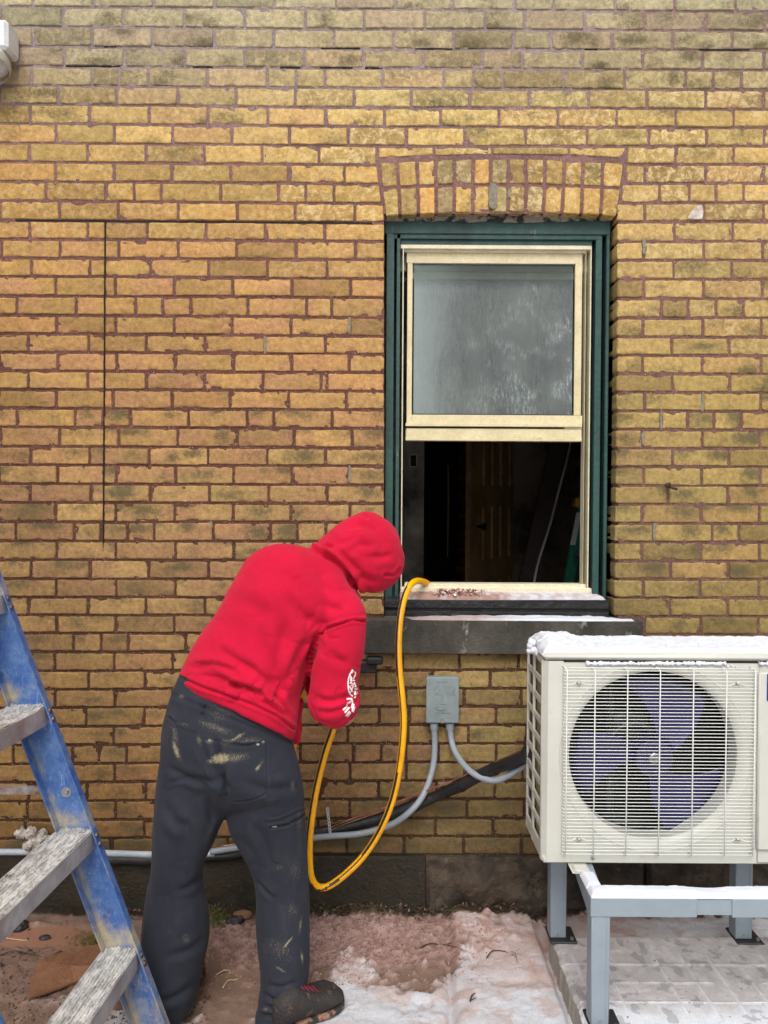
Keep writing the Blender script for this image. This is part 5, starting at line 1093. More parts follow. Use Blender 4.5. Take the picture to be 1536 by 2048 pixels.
# ------------------------------------------------------------------ the person
def loft(m, rings, n=28, ex=2.3, sub=3, vray=False):
    """rings: (Lpx, Rpx, Y, depth half, [y-shift of L end, of R end]) -> closed tapering tube whose outline passes through L and R"""
    cen, A_, B_ = [], [], []
    for r in rings:
        L_, R_, Y, dp = r[:4]; dl, dr_ = (r[4], r[5]) if len(r) > 4 else (0, 0)
        l = P(L_[0], L_[1], Y+dl); q = P(R_[0], R_[1], Y+dr_); cen.append((l+q)/2); A_.append((q-l)/2); B_.append(dp)
    c2 = catmull(cen, sub); a2 = catmull(A_, sub); b2 = [v.x for v in catmull([Vector((b, 0, 0)) for b in B_], sub)]
    T = [(c2[min(i+1, len(c2)-1)]-c2[max(0, i-1)]).normalized() for i in range(len(c2))]; vs = []
    for c, a, b, t in zip(c2, a2, b2, T):
        bd = a.cross(t); bd = bd.normalized() if bd.length > 1e-6 else Vector((0, 1, 0))
        if bd.y < 0: bd = -bd
        bd = (bd+Vector((0, 1.2, 0))).normalized()
        if vray: bd = (c-CAM).normalized()
        for k in range(n):
            th = 2*math.pi*k/n; cs, sn = math.cos(th), math.sin(th); cs = math.copysign(abs(cs)**(2/ex), cs); sn = math.copysign(abs(sn)**(2/ex), sn)
            vs.append(c+a*cs+bd*b*sn)
    fs = [[j*n+k, j*n+(k+1) % n, (j+1)*n+(k+1) % n, (j+1)*n+k] for j in range(len(c2)-1) for k in range(n)]+[list(range(n))[::-1], [(len(c2)-1)*n+k for k in range(n)]]
    m.add([tuple(v) for v in vs], fs)
def ell(m, c, r, n=20, k=12, rot=None):
    pts = []
    for j in range(k):
        th = math.pi*j/(k-1)
        for i in range(n):
            ph = 2*math.pi*i/n; v = Vector((r[0]*math.sin(th)*math.cos(ph), r[1]*math.sin(th)*math.sin(ph), r[2]*math.cos(th)))
            if rot: v = rot@v
            pts.append(tuple(Vector(c)+v))
    vs = pts; fs = [[j*n+i, j*n+(i+1) % n, (j+1)*n+(i+1) % n, (j+1)*n+i] for j in range(k-1) for i in range(n)]; m.add(vs, fs)
def remeshed(m, name, vox, smooth_it=8, fac=.5):
    o = m.build(name+'_tmp', [], None); rm = o.modifiers.new('r', 'REMESH'); rm.mode = 'VOXEL'; rm.voxel_size = vox
    sm = o.modifiers.new('s', 'SMOOTH'); sm.factor = fac; sm.iterations = smooth_it
    dg = bpy.context.evaluated_depsgraph_get(); me = bpy.data.meshes.new_from_object(o.evaluated_get(dg)); me.name = name
    bpy.data.objects.remove(o); o = bpy.data.objects.new(name, me); COL.objects.link(o); me.polygons.foreach_set('use_smooth', [True]*len(me.polygons)); me.materials.clear(); return o
def getv(o): a = np.empty(len(o.data.vertices)*3); o.data.vertices.foreach_get('co', a); return a.reshape(-1, 3)
def getn(o): a = np.empty(len(o.data.vertices)*3); o.data.vertices.foreach_get('normal', a); return a.reshape(-1, 3)
def setv(o, a): o.data.vertices.foreach_set('co', a.ravel()); o.data.update()
def seg_d(px, py, pts):
    """distance to a polyline in picture units, along-parameter and signed side"""
    best = np.full(len(px), 1e9); par = np.zeros(len(px)); side = np.zeros(len(px)); L = 0
    tot = sum(math.dist(a, b) for a, b in zip(pts[:-1], pts[1:]))
    for (x0, y0), (x1, y1) in zip(pts[:-1], pts[1:]):
        dx, dy = x1-x0, y1-y0; l = math.hypot(dx, dy); t = np.clip(((px-x0)*dx+(py-y0)*dy)/l**2, 0, 1); d = np.hypot(px-x0-t*dx, py-y0-t*dy)
        s = np.sign((px-x0)*dy-(py-y0)*dx); u = d < best; best = np.where(u, d, best); par = np.where(u, (L+t*l)/tot, par); side = np.where(u, s, side); L += l
    return best, par, side
def crease(o, items, amp=1.0, facing=-.05):
    """items: (polyline px, width px, depth m, ends fade) ; negative depth = ridge"""
    v = getv(o); n = getn(o); px, py, d = proj(v); view = (v-np.array(CAM)); view /= np.linalg.norm(view, axis=1)[:, None]; f = sstep(facing, .35, -(n*view).sum(1))
    disp = np.zeros(len(v))
    for it in items:
        pts, w, dep = it[:3]; fade = it[3] if len(it) > 3 else 1
        q = catmull([Vector((x, y, 0)) for x, y in pts], 5) if len(pts) > 2 else [Vector((x, y, 0)) for x, y in pts]
        dd, pr, sd = seg_d(px, py, [(a.x, a.y) for a in q]); e = np.clip(np.minimum(pr, 1-pr)*4, 0, 1) if fade else 1
        g = np.exp(-(dd/w)**2); ridge = np.exp(-((dd-w*1.9)/(w*1.2))**2)*.45
        disp -= amp*dep*(g-ridge*(1 if fade != 2 else 0))*e
    v += n*(disp*f)[:, None]; setv(o, v)
person = tag(empty('person', (-.28, -.60, 0)), 'person in red hooded sweatshirt and grey work trousers bending toward the window with a hose', 'person')
HY = -.60
# trousers
m = MB()
loft(m, [((366,1330),(588,1430),HY+.02,.10),((352,1368),(584,1465),HY,.115),((343,1394),(585,1482),HY-.005,.120),((331,1440),(591,1510),HY-.01,.128),((325,1490),(602,1545),HY-.01,.130),((323,1540),(610,1582),HY-.005,.122),((322,1575),(611,1612),HY,.10),((345,1600),(600,1640),HY,.06)], n=36)
loft(m, [((326,1500),(470,1530),HY-.01,.105),((317,1560),(474,1578),HY-.01,.108),((312,1600),(462,1612),HY-.01,.106),((309,1640),(444,1648),HY-.012,.100),((307,1672),(431,1680),HY-.014,.094),((305,1710),(414,1712),HY-.016,.088),((303,1745),(403,1745),HY-.018,.084),
         ((297,1780),(404,1780),HY-.020,.082),((291,1817),(414,1817),HY-.024,.084),((288,1855),(417,1860),HY-.028,.086),((287,1890),(413,1895),HY-.03,.088),((288,1930),(406,1930),HY-.032,.090),((290,1965),(399,1965),HY-.034,.092),((294,2005),(391,2003),HY-.036,.094),((300,2032),(372,2030),HY-.038,.094)], n=32)
loft(m, [((440,1530),(606,1560),HY+.0,.108),((446,1590),(611,1605),HY+.0,.106),((458,1645),(614,1650),HY,.098),((472,1677),(615.6,1678),HY,.092),((488,1710),(617,1712),HY,.088),((505,1752),(618.5,1750),HY-.002,.082),((513,1790),(620,1790),HY-.004,.078),((513,1850),(621,1850),HY-.01,.076),
         ((516,1895),(621,1895),HY-.014,.078),((519,1927),(620,1927),HY-.018,.080),((521,1960),(617,1958),HY-.02,.082),((518,1990),(611,1988),HY-.022,.085),((513,2025),(603,2020),HY-.026,.088),((512,2050),(592,2044),HY-.028,.086)], n=32)
tro = remeshed(m, 'trousers', .0045, 6)
v = getv(tro); n_ = getn(tro); px, py, d = proj(v)
w = (fbm(v*[9, 9, 3.2]+3, 4, 5)-.5)*.016+(fbm(v*[20, 20, 9], 3, 8)-.5)*.006; low = sstep(1940, 2040, py); w += low*(fbm(np.stack([v[:, 0]*6+v[:, 2]*9, v[:, 1]*6, v[:, 2]*24-v[:, 0]*8], 1), 3, 3)-.5)*.014*(px > 480); 
nz_ = fbm(v*[4.5, 4.5, 3.0]+11, 3, 71); nz2 = fbm(np.stack([v[:, 0]*7+v[:, 2]*4, v[:, 1]*7, v[:, 2]*9-v[:, 0]*3], 1), 3, 73)
zone = .35+.65*np.maximum(sstep(1930, 2030, py), np.maximum(np.exp(-((py-1770)/55)**2), np.exp(-((py-1570)/50)**2)))
w -= zone*(.0018*np.exp(-((nz_-.5)/.03)**2)+.0015*np.exp(-((nz2-.47)/.028)**2)); v += n_*w[:, None]; setv(tro, v)
crease(tro, [([(427,1468),(436,1500),(446,1545),(452,1590),(453,1622)], 6, .016, 2), ([(344,1390),(400,1412),(470,1442),(540,1468),(584,1486)], 4, .003, 0),
    ([(398,1480),(415,1520),(440,1560),(470,1590)], 7, .006), ([(330,1530),(370,1552),(415,1562),(445,1568)], 7, .006), ([(335,1565),(380,1560),(430,1585)], 5, .004), ([(443,1640),(430,1670),(418,1700)], 5, .005),
    ([(512,1760),(530,1780),(548,1800)], 4, .006), 
    ([(480,1560),(540,1580),(600,1572)], 10, .004), ([(590,1520),(600,1560),(606,1610)], 5, .003),
    ([(521,1982),(545,1998),(570,2004),(596,1992)], 4, .007), ([(524,2010),(550,2014),(585,2005),(604,1990)], 4.5, .008), ([(527,1965),(560,1975),(600,1962)], 5, .004), ([(516,2030),(545,2030),(560,2034)], 4, .006), ([(565,2025),(585,2008),(606,1996)], 4, .006),
    ([(405,1750),(375,1775),(350,1782)], 6, .004), ([(415,1870),(380,1900),(330,1915)], 8, .004), ([(395,1960),(360,1990),(310,2010)], 8, .005), ([(320,1640),(345,1700),(350,1780)], 12, .004), ([(370,1620),(368,1700),(372,1760)], 14, .004),
    ([(470,1670),(500,1700),(520,1740)], 9, .003), ([(560,1700),(566,1800),(560,1900)], 16, .0035), ([(333,1432),(341,1438),(350,1447)], 2.5, .006), ([(352,1450),(372,1456),(388,1462)], 2, -.002, 0),
    ([(387,1462),(391,1490),(404,1530),(414,1552)], 2, .002, 0), ([(349,1450),(351,1490),(358,1520)], 2, .002, 0), ([(407,1478),(440,1483),(500,1490),(530,1484)], 2, .0025, 0), ([(440,1484),(480,1492),(516,1488)], 3, .005),
    ([(533,1486),(535,1540),(533,1588)], 1.8, .002, 0), ([(533,1588),(500,1600),(465,1603),(440,1590)], 1.8, .002, 0), ([(531,1640),(560,1636),(612,1612)], 2, -.0025, 0), ([(531,1640),(536,1690),(541,1720),(560,1730)], 1.8, .0022, 0), ([(541,1655),(575,1650),(611,1628)], 2.4, .004, 0), ([(452,1625),(445,1660),(430,1720)], 2, .002), ([(400,1560),(420,1610),(428,1660)], 9, .006), ([(505,1640),(530,1690),(540,1740)], 9, .005), ([(330,1600),(345,1640),(380,1660)], 10, .005)], 1.4)
def paint(o, spots, extra=None):
    v = getv(o); px, py, d = proj(v); n_ = getn(o); front = n_[:, 1] < .25; s = np.zeros(len(v))
    for (x, y, rx, ry, a, k) in spots:
        ca, sa = math.cos(math.radians(a)), math.sin(math.radians(a)); dx, dy = px-x, py-y; u_ = dx*ca+dy*sa; w_ = -dx*sa+dy*ca; s = np.maximum(s, k*np.exp(-((u_/rx)**2+(w_/ry)**2)))
    s = s*front; C = np.zeros((len(v), 4)); C[:, 0] = s; C[:, 3] = 1
    if extra is not None: C[:, 1] = extra(v, px, py)
    at = o.data.color_attributes.new('Col', 'FLOAT_COLOR', 'POINT'); at.data.foreach_set('color', C.ravel())
paint(tro, [(442,1517,20,11,-5,1.15),(425,1522,12,6,0,.8),(352,1500,6,22,-20,.9),(363,1393,9,6,0,.6),(474,1475,26,4,-32,.75),(452,1482,14,4,5,.6),(420,1482,8,7,0,.7),(485,1510,8,8,30,.45),(516,1535,10,4,-50,.85),(430,1455,50,10,20,.5),(470,1515,34,12,-8,.55),(350,1470,8,34,-12,.5),(598,1640,6,30,0,.45),(560,1900,26,40,-60,.38),(523,1525,5,9,10,.5),(585,1570,5,16,0,.5),(398,1480,6,12,-20,.6),(500,1480,40,10,0,.42),(440,1430,30,25,0,.36),(368,1448,14,4,10,.5),
     (580,1845,5,20,-70,.15),(576,1885,20,2.5,-52,.95),(601,1850,2.6,22,8,.7),(585,1820,14,18,0,.40),(604,1915,3,14,-5,.8),(563,1940,16,3,30,.7),(612,1985,4,14,0,.8),(597,2025,7,10,0,.95),(590,2040,12,8,0,.8),(575,1970,12,8,0,.35),(372,1878,9,11,0,.45),(530,2018,6,5,0,.6),(557,1735,14,8,0,.4),(590,1740,16,26,0,.38),(540,1600,12,6,0,.35)],
     )
mt = NT('charcoal_work_cloth'); c0 = mt.mix(mt.ramp(mt.noise(5, 6, .6), .3, .7), lin(42, 45, 55), lin(34, 37, 46)); at = mt.attr('Col'); sp = mt.n('SeparateColor'); mt.l(at.outputs['Color'], sp.inputs[0])
dust = mt.ramp(mt.math('ADD', sp.outputs['Red'], mt.ramp(mt.noise(260, 9, .92, stretch=(1.2, 1, .7)), .3, .7, -.75, .70)), .40, .95)
c0 = mt.mix(mt.math('MULTIPLY', mt.ramp(mt.noise(11, 8, .75, stretch=(1, 1, .5)), .54, .78), .14), c0, lin(116, 114, 110)); c0 = mt.mix(mt.math('MULTIPLY', dust, .85), c0, lin(176, 164, 130))
mt.set(Base_Color=c0, Roughness=.82); mt.b.inputs['Specular IOR Level'].default_value = .25; mt.b.inputs['Sheen Weight'].default_value = .04; mt.bump(mt.noise(900, 3, .6), .0012, .6)
tro.data.materials.append(mt.m)
# hooded sweatshirt: torso, near sleeve, far sleeve, hood
SY = -.545
m = MB()
loft(m, [((358,1379),(575,1472),HY+.004,.126),((355,1366),(584,1478),HY+.002,.134),((357,1350),(590,1462),HY+.004,.138),((367,1326),(598,1418),HY+.01,.138),((384,1296),(606,1378),HY+.016,.140),((404,1265),(618,1345),HY+.024,.142),((430,1232),(634,1318),HY+.034,.146),((452,1190),(652,1292),SY-.012,.150),
         ((474,1150),(676,1262),SY-.006,.150),((492,1118),(700,1238),SY,.146),((520,1098),(716,1214),SY+.004,.136),((556,1089),(722,1196),SY+.008,.118),((592,1092),(706,1168),SY+.012,.098),((620,1096),(694,1144),SY+.016,.080)], n=40, vray=True)
loft(m, [((600,1170),(716,1190),SY-.045,.07),((634,1215),(733,1222),SY-.06,.074),((640,1252),(735,1250),SY-.065,.076),((632,1280),(731,1284),SY-.068,.076),((624,1312),(725,1318),SY-.07,.076),((619,1348),(718,1352),SY-.07,.076),((616,1384),(720,1386),SY-.066,.078),((615,1408),(722,1404),SY-.058,.080),((626,1432),(712,1428),SY-.05,.070),((650,1446),(690,1446),SY-.045,.045)], n=30)
# near forearm folds away towards the wall
loft(m, [((632,1408),(718,1396),SY-.03,.05),((640,1405),(716,1402),SY+.05,.05),((655,1408),(715,1405),SY+.12,.043),((664,1410),(712,1408),SY+.17,.036)], n=22)
# far upper arm and forearm, in front of the chest
loft(m, [((560,1140),(650,1160),SY+.10,.07),((585,1220),(668,1225),SY+.13,.066),((600,1300),(672,1300),SY+.15,.062),((604,1360),(672,1350),SY+.16,.056),((618,1392),(676,1380),SY+.17,.05),((640,1402),(690,1396),SY+.19,.04),((655,1405),(698,1402),SY+.20,.034)], n=24)
# loose hem at the front, hanging forward of the body
loft(m, [((560,1390),(606,1400),SY+.06,.05),((566,1430),(603,1440),SY+.055,.045),((573,1465),(603,1470),SY+.05,.035),((580,1488),(600,1484),SY+.05,.02)], n=18)
loft(m, [((600,1108),(680,1150),SY+.02,.085),((640,1078),(722,1180),SY+.034,.098),((668,1054),(752,1186),SY+.05,.112),((700,1033),(778,1176),SY+.07,.118),((730,1021),(796,1158),SY+.09,.112),((758,1034),(800,1140),SY+.12,.090),((776,1056),(800,1122),SY+.14,.06)], n=34)
hoo = remeshed(m, 'hoodie', .0045, 7)
v = getv(hoo); n_ = getn(hoo); px, py, d = proj(v)
nz_ = fbm(np.stack([v[:, 0]*5+v[:, 2]*3, v[:, 1]*5, v[:, 2]*5-v[:, 0]*2], 1), 3, 81); nz2 = fbm(np.stack([v[:, 0]*8-v[:, 2]*3, v[:, 1]*8, v[:, 2]*10+v[:, 0]*4], 1), 3, 83)
zone = .25+.75*np.maximum(np.maximum(sstep(1290, 1400, py), np.exp(-(((px-640)/50)**2+((py-1290)/70)**2))), np.exp(-(((px-665)/60)**2+((py-1400)/50)**2)))
w = (fbm(v*[7, 7, 5]+9, 4, 15)-.5)*.016+(fbm(v*[18, 18, 12], 3, 18)-.5)*.005-zone*(.006*np.exp(-((nz_-.5)/.024)**2)+.005*np.exp(-((nz2-.5)/.022)**2)); v += n_*w[:, None]; setv(hoo, v)
crease(hoo, [([(357,1352),(405,1375),(480,1400),(545,1428),(588,1458)], 3, .006, 0), ([(620,1096),(660,1116),(695,1150),(722,1192)], 5, .016, 2), ([(628,1092),(668,1108),(700,1138),(728,1182)], 5, -.008, 0), ([(638,1098),(655,1092),(668,1094)], 4, .006),
    ([(641,1270),(655,1256),(680,1248),(705,1240),(730,1242)], 2.4, .0055, 0), ([(644,1264),(660,1250),(690,1241),(730,1236)], 3, -.003, 0), ([(642,1262),(632,1280),(624,1305),(619,1345),(614,1395)], 5, .018, 2),
    ([(636,1285),(612,1330),(600,1380),(592,1430)], 9, .010), ([(610,1290),(592,1340),(582,1400),(585,1450)], 10, .008), ([(575,1230),(560,1290),(556,1340),(566,1400)], 14, .008), ([(520,1250),(530,1310),(555,1370),(580,1420)], 13, .008), ([(640,1250),(615,1240),(590,1215),(575,1180)], 13, .006),
    ([(450,1370),(490,1374),(512,1384),(528,1396)], 6, .012), ([(400,1350),(440,1358),(470,1372),(505,1396)], 7, .008), ([(372,1335),(410,1338),(450,1350)], 7, .006), ([(520,1400),(550,1416),(575,1440)], 5, .009), ([(545,1385),(565,1410),(582,1440)], 5, .009), ([(480,1330),(520,1350),(550,1385)], 9, .007),
    ([(690,1110),(720,1090),(750,1095)], 8, .006), ([(668,1100),(700,1130),(735,1155),(765,1168)], 9, .006), ([(655,1085),(690,1085),(720,1070)], 8, .005), ([(722,1026),(730,1034),(738,1040)], 4, .006), ([(770,1150),(790,1150),(799,1138)], 3, .004, 0), ([(735,1040),(760,1080),(770,1120)], 12, .004),
    ([(655,1300),(675,1320),(700,1325)], 9, .005), ([(625,1390),(650,1402),(680,1400),(712,1385)], 7, .006), ([(632,1420),(660,1424),(690,1415),(716,1398)], 6, .005), ([(640,1200),(660,1215),(690,1222)], 10, .005), ([(455,1200),(500,1210),(540,1240)], 16, .004), ([(500,1130),(560,1150),(620,1180)], 20, .004), ([(640,1262),(600,1300),(560,1385),(552,1420)], 8, .006), ([(430,1290),(470,1320),(520,1340)], 9, .005), ([(385,1330),(430,1330),(480,1345)], 6, .006), ([(600,1120),(640,1150),(660,1200)], 14, .006), ([(690,1060),(720,1050),(748,1060)], 7, .005), ([(735,1110),(762,1115),(788,1108)], 7, .005), ([(700,1165),(725,1160),(750,1172)], 7, .006), ([(360,1362),(372,1386)], 3, .002)], 1.45)
mh = NT('red_fleece_cloth'); c0 = mh.mix(mh.ramp(mh.noise(6, 6, .6), .3, .7), lin(198, 15, 55), lin(178, 11, 46)); c0 = mh.mix(mh.math('MULTIPLY', mh.ramp(mh.noise(70, 9, .85), .66, .72), .5), c0, lin(120, 14, 34))
mh.set(Base_Color=c0, Roughness=.88); mh.b.inputs['Specular IOR Level'].default_value = .2; mh.b.inputs['Sheen Weight'].default_value = .12; mh.b.inputs['Sheen Tint'].default_value = (1, .5, .55, 1); n1 = mh.bump(mh.noise(700, 4, .7), .0016, .6); mh.bump(mh.noise(60, 6, .7), .004, .5, n1)
# open the hood where the face looks out (down and towards the wall), leaving a real opening
hc = P(752, 1118, SY+.09); fd = Vector((.50, .80, -.42)).normalized()
import bmesh
bm = bmesh.new(); bm.from_mesh(hoo.data); kill = []
for fce in bm.faces:
    q = fce.calc_center_median()-hc; al = q.dot(fd); rad = (q-fd*al).length
    if al > .045 and rad < .085 and q.z > -.2: kill.append(fce)
bmesh.ops.delete(bm, geom=kill, context='FACES'); bm.to_mesh(hoo.data); bm.free()
for p_ in hoo.data.polygons: p_.use_smooth = True
hoo.data.materials.append(mh.m); sm = hoo.modifiers.new('cloth', 'SOLIDIFY'); sm.thickness = .004; sm.offset = -1
# body: one continuous figure under the clothes, with a face and two hands
m = MB(); yv = Vector((0, 1, 0))
def limb(pts, rs, n=16): m.tube(catmull(pts, 5), [v_.x for v_ in catmull([Vector((r_, 0, 0)) for r_ in rs], 5)], n)
limb([P(470, 1460, HY), P(520, 1340, HY+.02), P(580, 1220, SY), P(640, 1140, SY+.01)], [.10, .10, .11, .07])
head = hc-fd*.02; limb([P(625, 1140, SY+.01), P(680, 1118, SY+.04), head], [.052, .052, .06])
X_ = fd.cross(Vector((0, 0, 1))).normalized(); Z_ = X_.cross(fd).normalized(); Rt = Matrix((X_, fd, Z_)).transposed()
ell(m, head, (.070, .088, .098), 24, 16, Rt); ell(m, head+fd*.045-Z_*.045, (.050, .045, .050), 18, 12, Rt)                                # skull, jaw
ell(m, head+fd*.094-Z_*.012, (.011, .017, .022), 12, 9, Rt); ell(m, head+fd*.104-Z_*.024, (.014, .012, .010), 12, 8, Rt)                   # nose
for s in (-1, 1):
    ell(m, head+X_*s*.070-Z_*.01, (.010, .018, .030), 10, 8, Rt); ell(m, head+fd*.078+X_*s*.028+Z_*.020, (.020, .010, .006), 12, 7, Rt); ell(m, head+fd*.072+X_*s*.034-Z_*.020, (.018, .014, .014), 12, 7, Rt)
ell(m, head+fd*.088-Z_*.050, (.020, .009, .0045), 12, 7, Rt); ell(m, head+fd*.087-Z_*.060, (.018, .009, .005), 12, 7, Rt); ell(m, head+fd*.080-Z_*.083, (.016, .014, .012), 12, 7, Rt)
HN = P(672, 1414, SY+.215); HF = P(688, 1398, SY+.275)       # the hands close round the hose
limb([P(690, 1215, SY-.05), P(676, 1310, SY-.07), P(668, 1408, SY-.05)], [.045, .042, .040]); limb([P(668, 1408, SY-.05), P(682, 1408, SY+.05), HN-Vector((0, .05, 0))], [.040, .036, .026])
limb([P(600, 1160, SY+.10), P(636, 1300, SY+.15), P(640, 1370, SY+.165), HF-Vector((.01, .06, 0))], [.044, .040, .036, .026])
HOSEPTS = {}
def hand(w_, hose_c, hd, out):
    """palm beside the hose, four bent fingers closing round it and a thumb from the side of the palm"""
    fw = (hose_c-w_); fw -= hd*fw.dot(hd); fw.normalize(); sd = hd; up_ = fw.cross(sd).normalized()*out
    pc_ = hose_c-up_*.026-fw*.012; m.tube([w_, w_.lerp(pc_, .5), pc_-fw*.02, pc_+fw*.022], [.025, .026, .030, .024], 14)
    ell(m, pc_, (.034, .034, .034), 14, 9)
    for i, ln in enumerate((.92, 1.0, .95, .78)):
        o_ = sd*(-.030+.020*i); b0 = pc_+o_+fw*.022
        fp = [b0, b0+(fw*.026+up_*.004)*ln, b0+(fw*.034+up_*.026)*ln, b0+(fw*.018+up_*.042)*ln, b0+(fw*-.002+up_*.041)*ln]; m.tube(catmull(fp, 3), [.0098]*4+[.0092]*4+[.0085]*3+[.0078]*2, 10)
    t0 = pc_-sd*.034-fw*.006; m.tube(catmull([t0, t0-sd*.010+up_*.022+fw*.004, t0+up_*.040+fw*.014+sd*.006, t0+up_*.046+fw*.028+sd*.016], 3), [.0115]*3+[.0105]*4+[.009]*3, 10)
hd1 = (P(661, 1482, -.32)-P(672, 1440, -.31)).normalized()
H1 = P(676, 1426, SY+.235); H2 = P(692, 1404, SY+.29)
hand(HN-Vector((0, .055, 0)), H1, hd1, 1); hand(HF-Vector((.01, .065, 0)), H2, hd1, -1)
limb([P(400, 1480, HY), P(378, 1640, HY-.01), P(352, 1800, HY-.02), P(345, 1980, HY-.035)], [.075, .06, .042, .035]); limb([P(520, 1480, HY), P(545, 1640, HY), P(566, 1800, HY-.005), P(560, 1995, HY-.02)], [.075, .06, .042, .035])
body = remeshed(m, 'body', .0045, 2, .4)
msk = NT('skin'); msk.set(Base_Color=msk.mix(msk.ramp(msk.noise(30, 5), .4, .6), lin(206, 156, 132), lin(190, 134, 112)), Roughness=.5); msk.b.inputs['Subsurface Weight'].default_value = .08; msk.bump(msk.noise(300, 4), .001, .5); body.data.materials.append(msk.m)
m = MB()
eyes = []; mey = M('eye_white', lin(220, 215, 205), .2, c2=(.03, .02, .015, 1), scale=70)
for s in (-1, 1): m = MB(); ell(m, head+fd*.081+X_*s*.029+Z_*.006, (.011, .008, .007), 12, 8, Rt); eyes.append(m.build('eye', mey, smooth=True))
m = MB(); ell(m, head-fd*.014+Z_*.012, (.076, .088, .100), 24, 14, Rt); hair = m.build('hair', M('dark_hair', lin(50, 36, 28), .7, bump=.002), smooth=True)
# work shoes
def shoe(heel, toe, nm):
    d = (toe-heel); L = d.length; d.normalize(); s = Vector((d.y, -d.x, 0)); sh = empty(nm, tuple(heel)); out = []
    def rings(prof, n=24, col=0):
        m = MB(); vs = []
        for (u, hw, zb, zt) in prof:
            for k in range(n):
                th = 2*math.pi*k/n; cs, sn = math.cos(th), math.sin(th); cs = math.copysign(abs(cs)**.8, cs); sn = math.copysign(abs(sn)**.75, sn)
                vs.append(tuple(heel+d*(u*L)+s*(hw*cs)+Vector((0, 0, (zb+zt)/2+(zt-zb)/2*sn))))
        k_ = len(prof); m.add(vs, [[j*n+i, j*n+(i+1) % n, (j+1)*n+(i+1) % n, (j+1)*n+i] for j in range(k_-1) for i in range(n)]+[list(range(n))[::-1], [(k_-1)*n+i for i in range(n)]]); return m
    up = rings([(-.005, .012, .03, .06), (.02, .030, .022, .095), (.10, .038, .02, .112), (.22, .042, .02, .125), (.34, .043, .02, .115), (.46, .045, .02, .098), (.60, .049, .02, .082), (.74, .052, .02, .076), (.86, .049, .02, .070), (.95, .039, .02, .058), (1.0, .018, .024, .046)])
    so = rings([(-.02, .016, .0, .024), (.02, .034, 0, .026), (.12, .041, 0, .026), (.30, .040, 0, .024), (.5, .045, 0, .024), (.68, .053, 0, .024), (.82, .054, 0, .026), (.94, .044, .002, .028), (1.02, .018, .008, .030)])
    a = up.build('upper', mshoe, smooth=True); b = so.build('sole', msole, smooth=True)
    lc_ = MB()
    for k in range(4):
        u = .36+.07*k; zt = np.interp(u, [.34, .46, .60, .74], [.115, .098, .082, .076]); c_ = heel+d*(u*L)+Vector((0, 0, zt+.001)); lc_.tube([c_-s*.022+Vector((0, 0, -.006)), c_+Vector((0, 0, .002)), c_+s*.022+d*.006+Vector((0, 0, -.006))], .0026, 6)
    l_ = lc_.build('laces', M('red_lace', lin(110, 22, 48), .8) if 'red_lace' not in bpy.data.materials else bpy.data.materials['red_lace'], smooth=True)
    reparent(sh, a, b, l_); sh.location = heel; return sh
mshoe = M('muddy_black_suede', (.022, .020, .022), .7, c2=lin(54, 48, 44), scale=30, bump=.0012, dirt=lin(104, 84, 66), dlo=.60, dhi=.66, dscale=34); msole = M('muddy_sole', (.03, .026, .024), .8, c2=lin(150, 112, 92), scale=24, lo=.5, hi=.58, bump=.002)
g1_, g2_ = G(548, 2074), G(680, 2008); g1_.z = g2_.z = .006
s1 = shoe(g1_, g1_+(g2_-g1_).normalized()*.232, 'shoe')
g1_ = G(330, 2052); g2_ = Vector((g1_.x+.02, g1_.y+.26, .006)); g1_.z = .006; s2 = shoe(g1_, g2_, 'shoe')
# belt loop, pocket rivets, zip, sleeve print laid onto the cloth
dg = bpy.context.evaluated_depsgraph_get()
bv_t = BVHTree.FromPolygons([tuple(q) for q in getv(tro)], [p_.vertices[:] for p_ in tro.data.polygons]); bv_h = BVHTree.FromPolygons([tuple(q) for q in getv(hoo)], [p_.vertices[:] for p_ in hoo.data.polygons])
def onto(bv, x, y, off=.001):
    d = ray(x, y).normalized(); h = bv.ray_cast(CAM, d); return (h[0]-d*off, h[1]) if h[0] else (None, None)
def ribbon(bv, pts, w, m, off=.0012, th=.0008):
    q = catmull([Vector((x, y, 0)) for x, y in pts], 4) if len(pts) > 2 else [Vector((pts[0][0], pts[0][1], 0)).lerp(Vector((pts[1][0], pts[1][1], 0)), k/6) for k in range(7)]
    L, R = [], []
    for i, c in enumerate(q):
        t_ = (q[min(i+1, len(q)-1)]-q[max(i-1, 0)]).normalized(); nn = Vector((-t_.y, t_.x, 0))*w/2; a = onto(bv, c.x-nn.x, c.y-nn.y, off)[0]; b = onto(bv, c.x+nn.x, c.y+nn.y, off)[0]
        if a is None or b is None or (a-b).length > .02+w/400: continue
        L.append(a); R.append(b)
    for i in range(len(L)-1):
        if (L[i]-L[i+1]).length > .03: continue
        m.add([tuple(L[i]), tuple(R[i]), tuple(R[i+1]), tuple(L[i+1])], [(0, 1, 2, 3)])
m = MB(); sc = lambda x, y: (680+x/18.62, 1340+y/18.62)
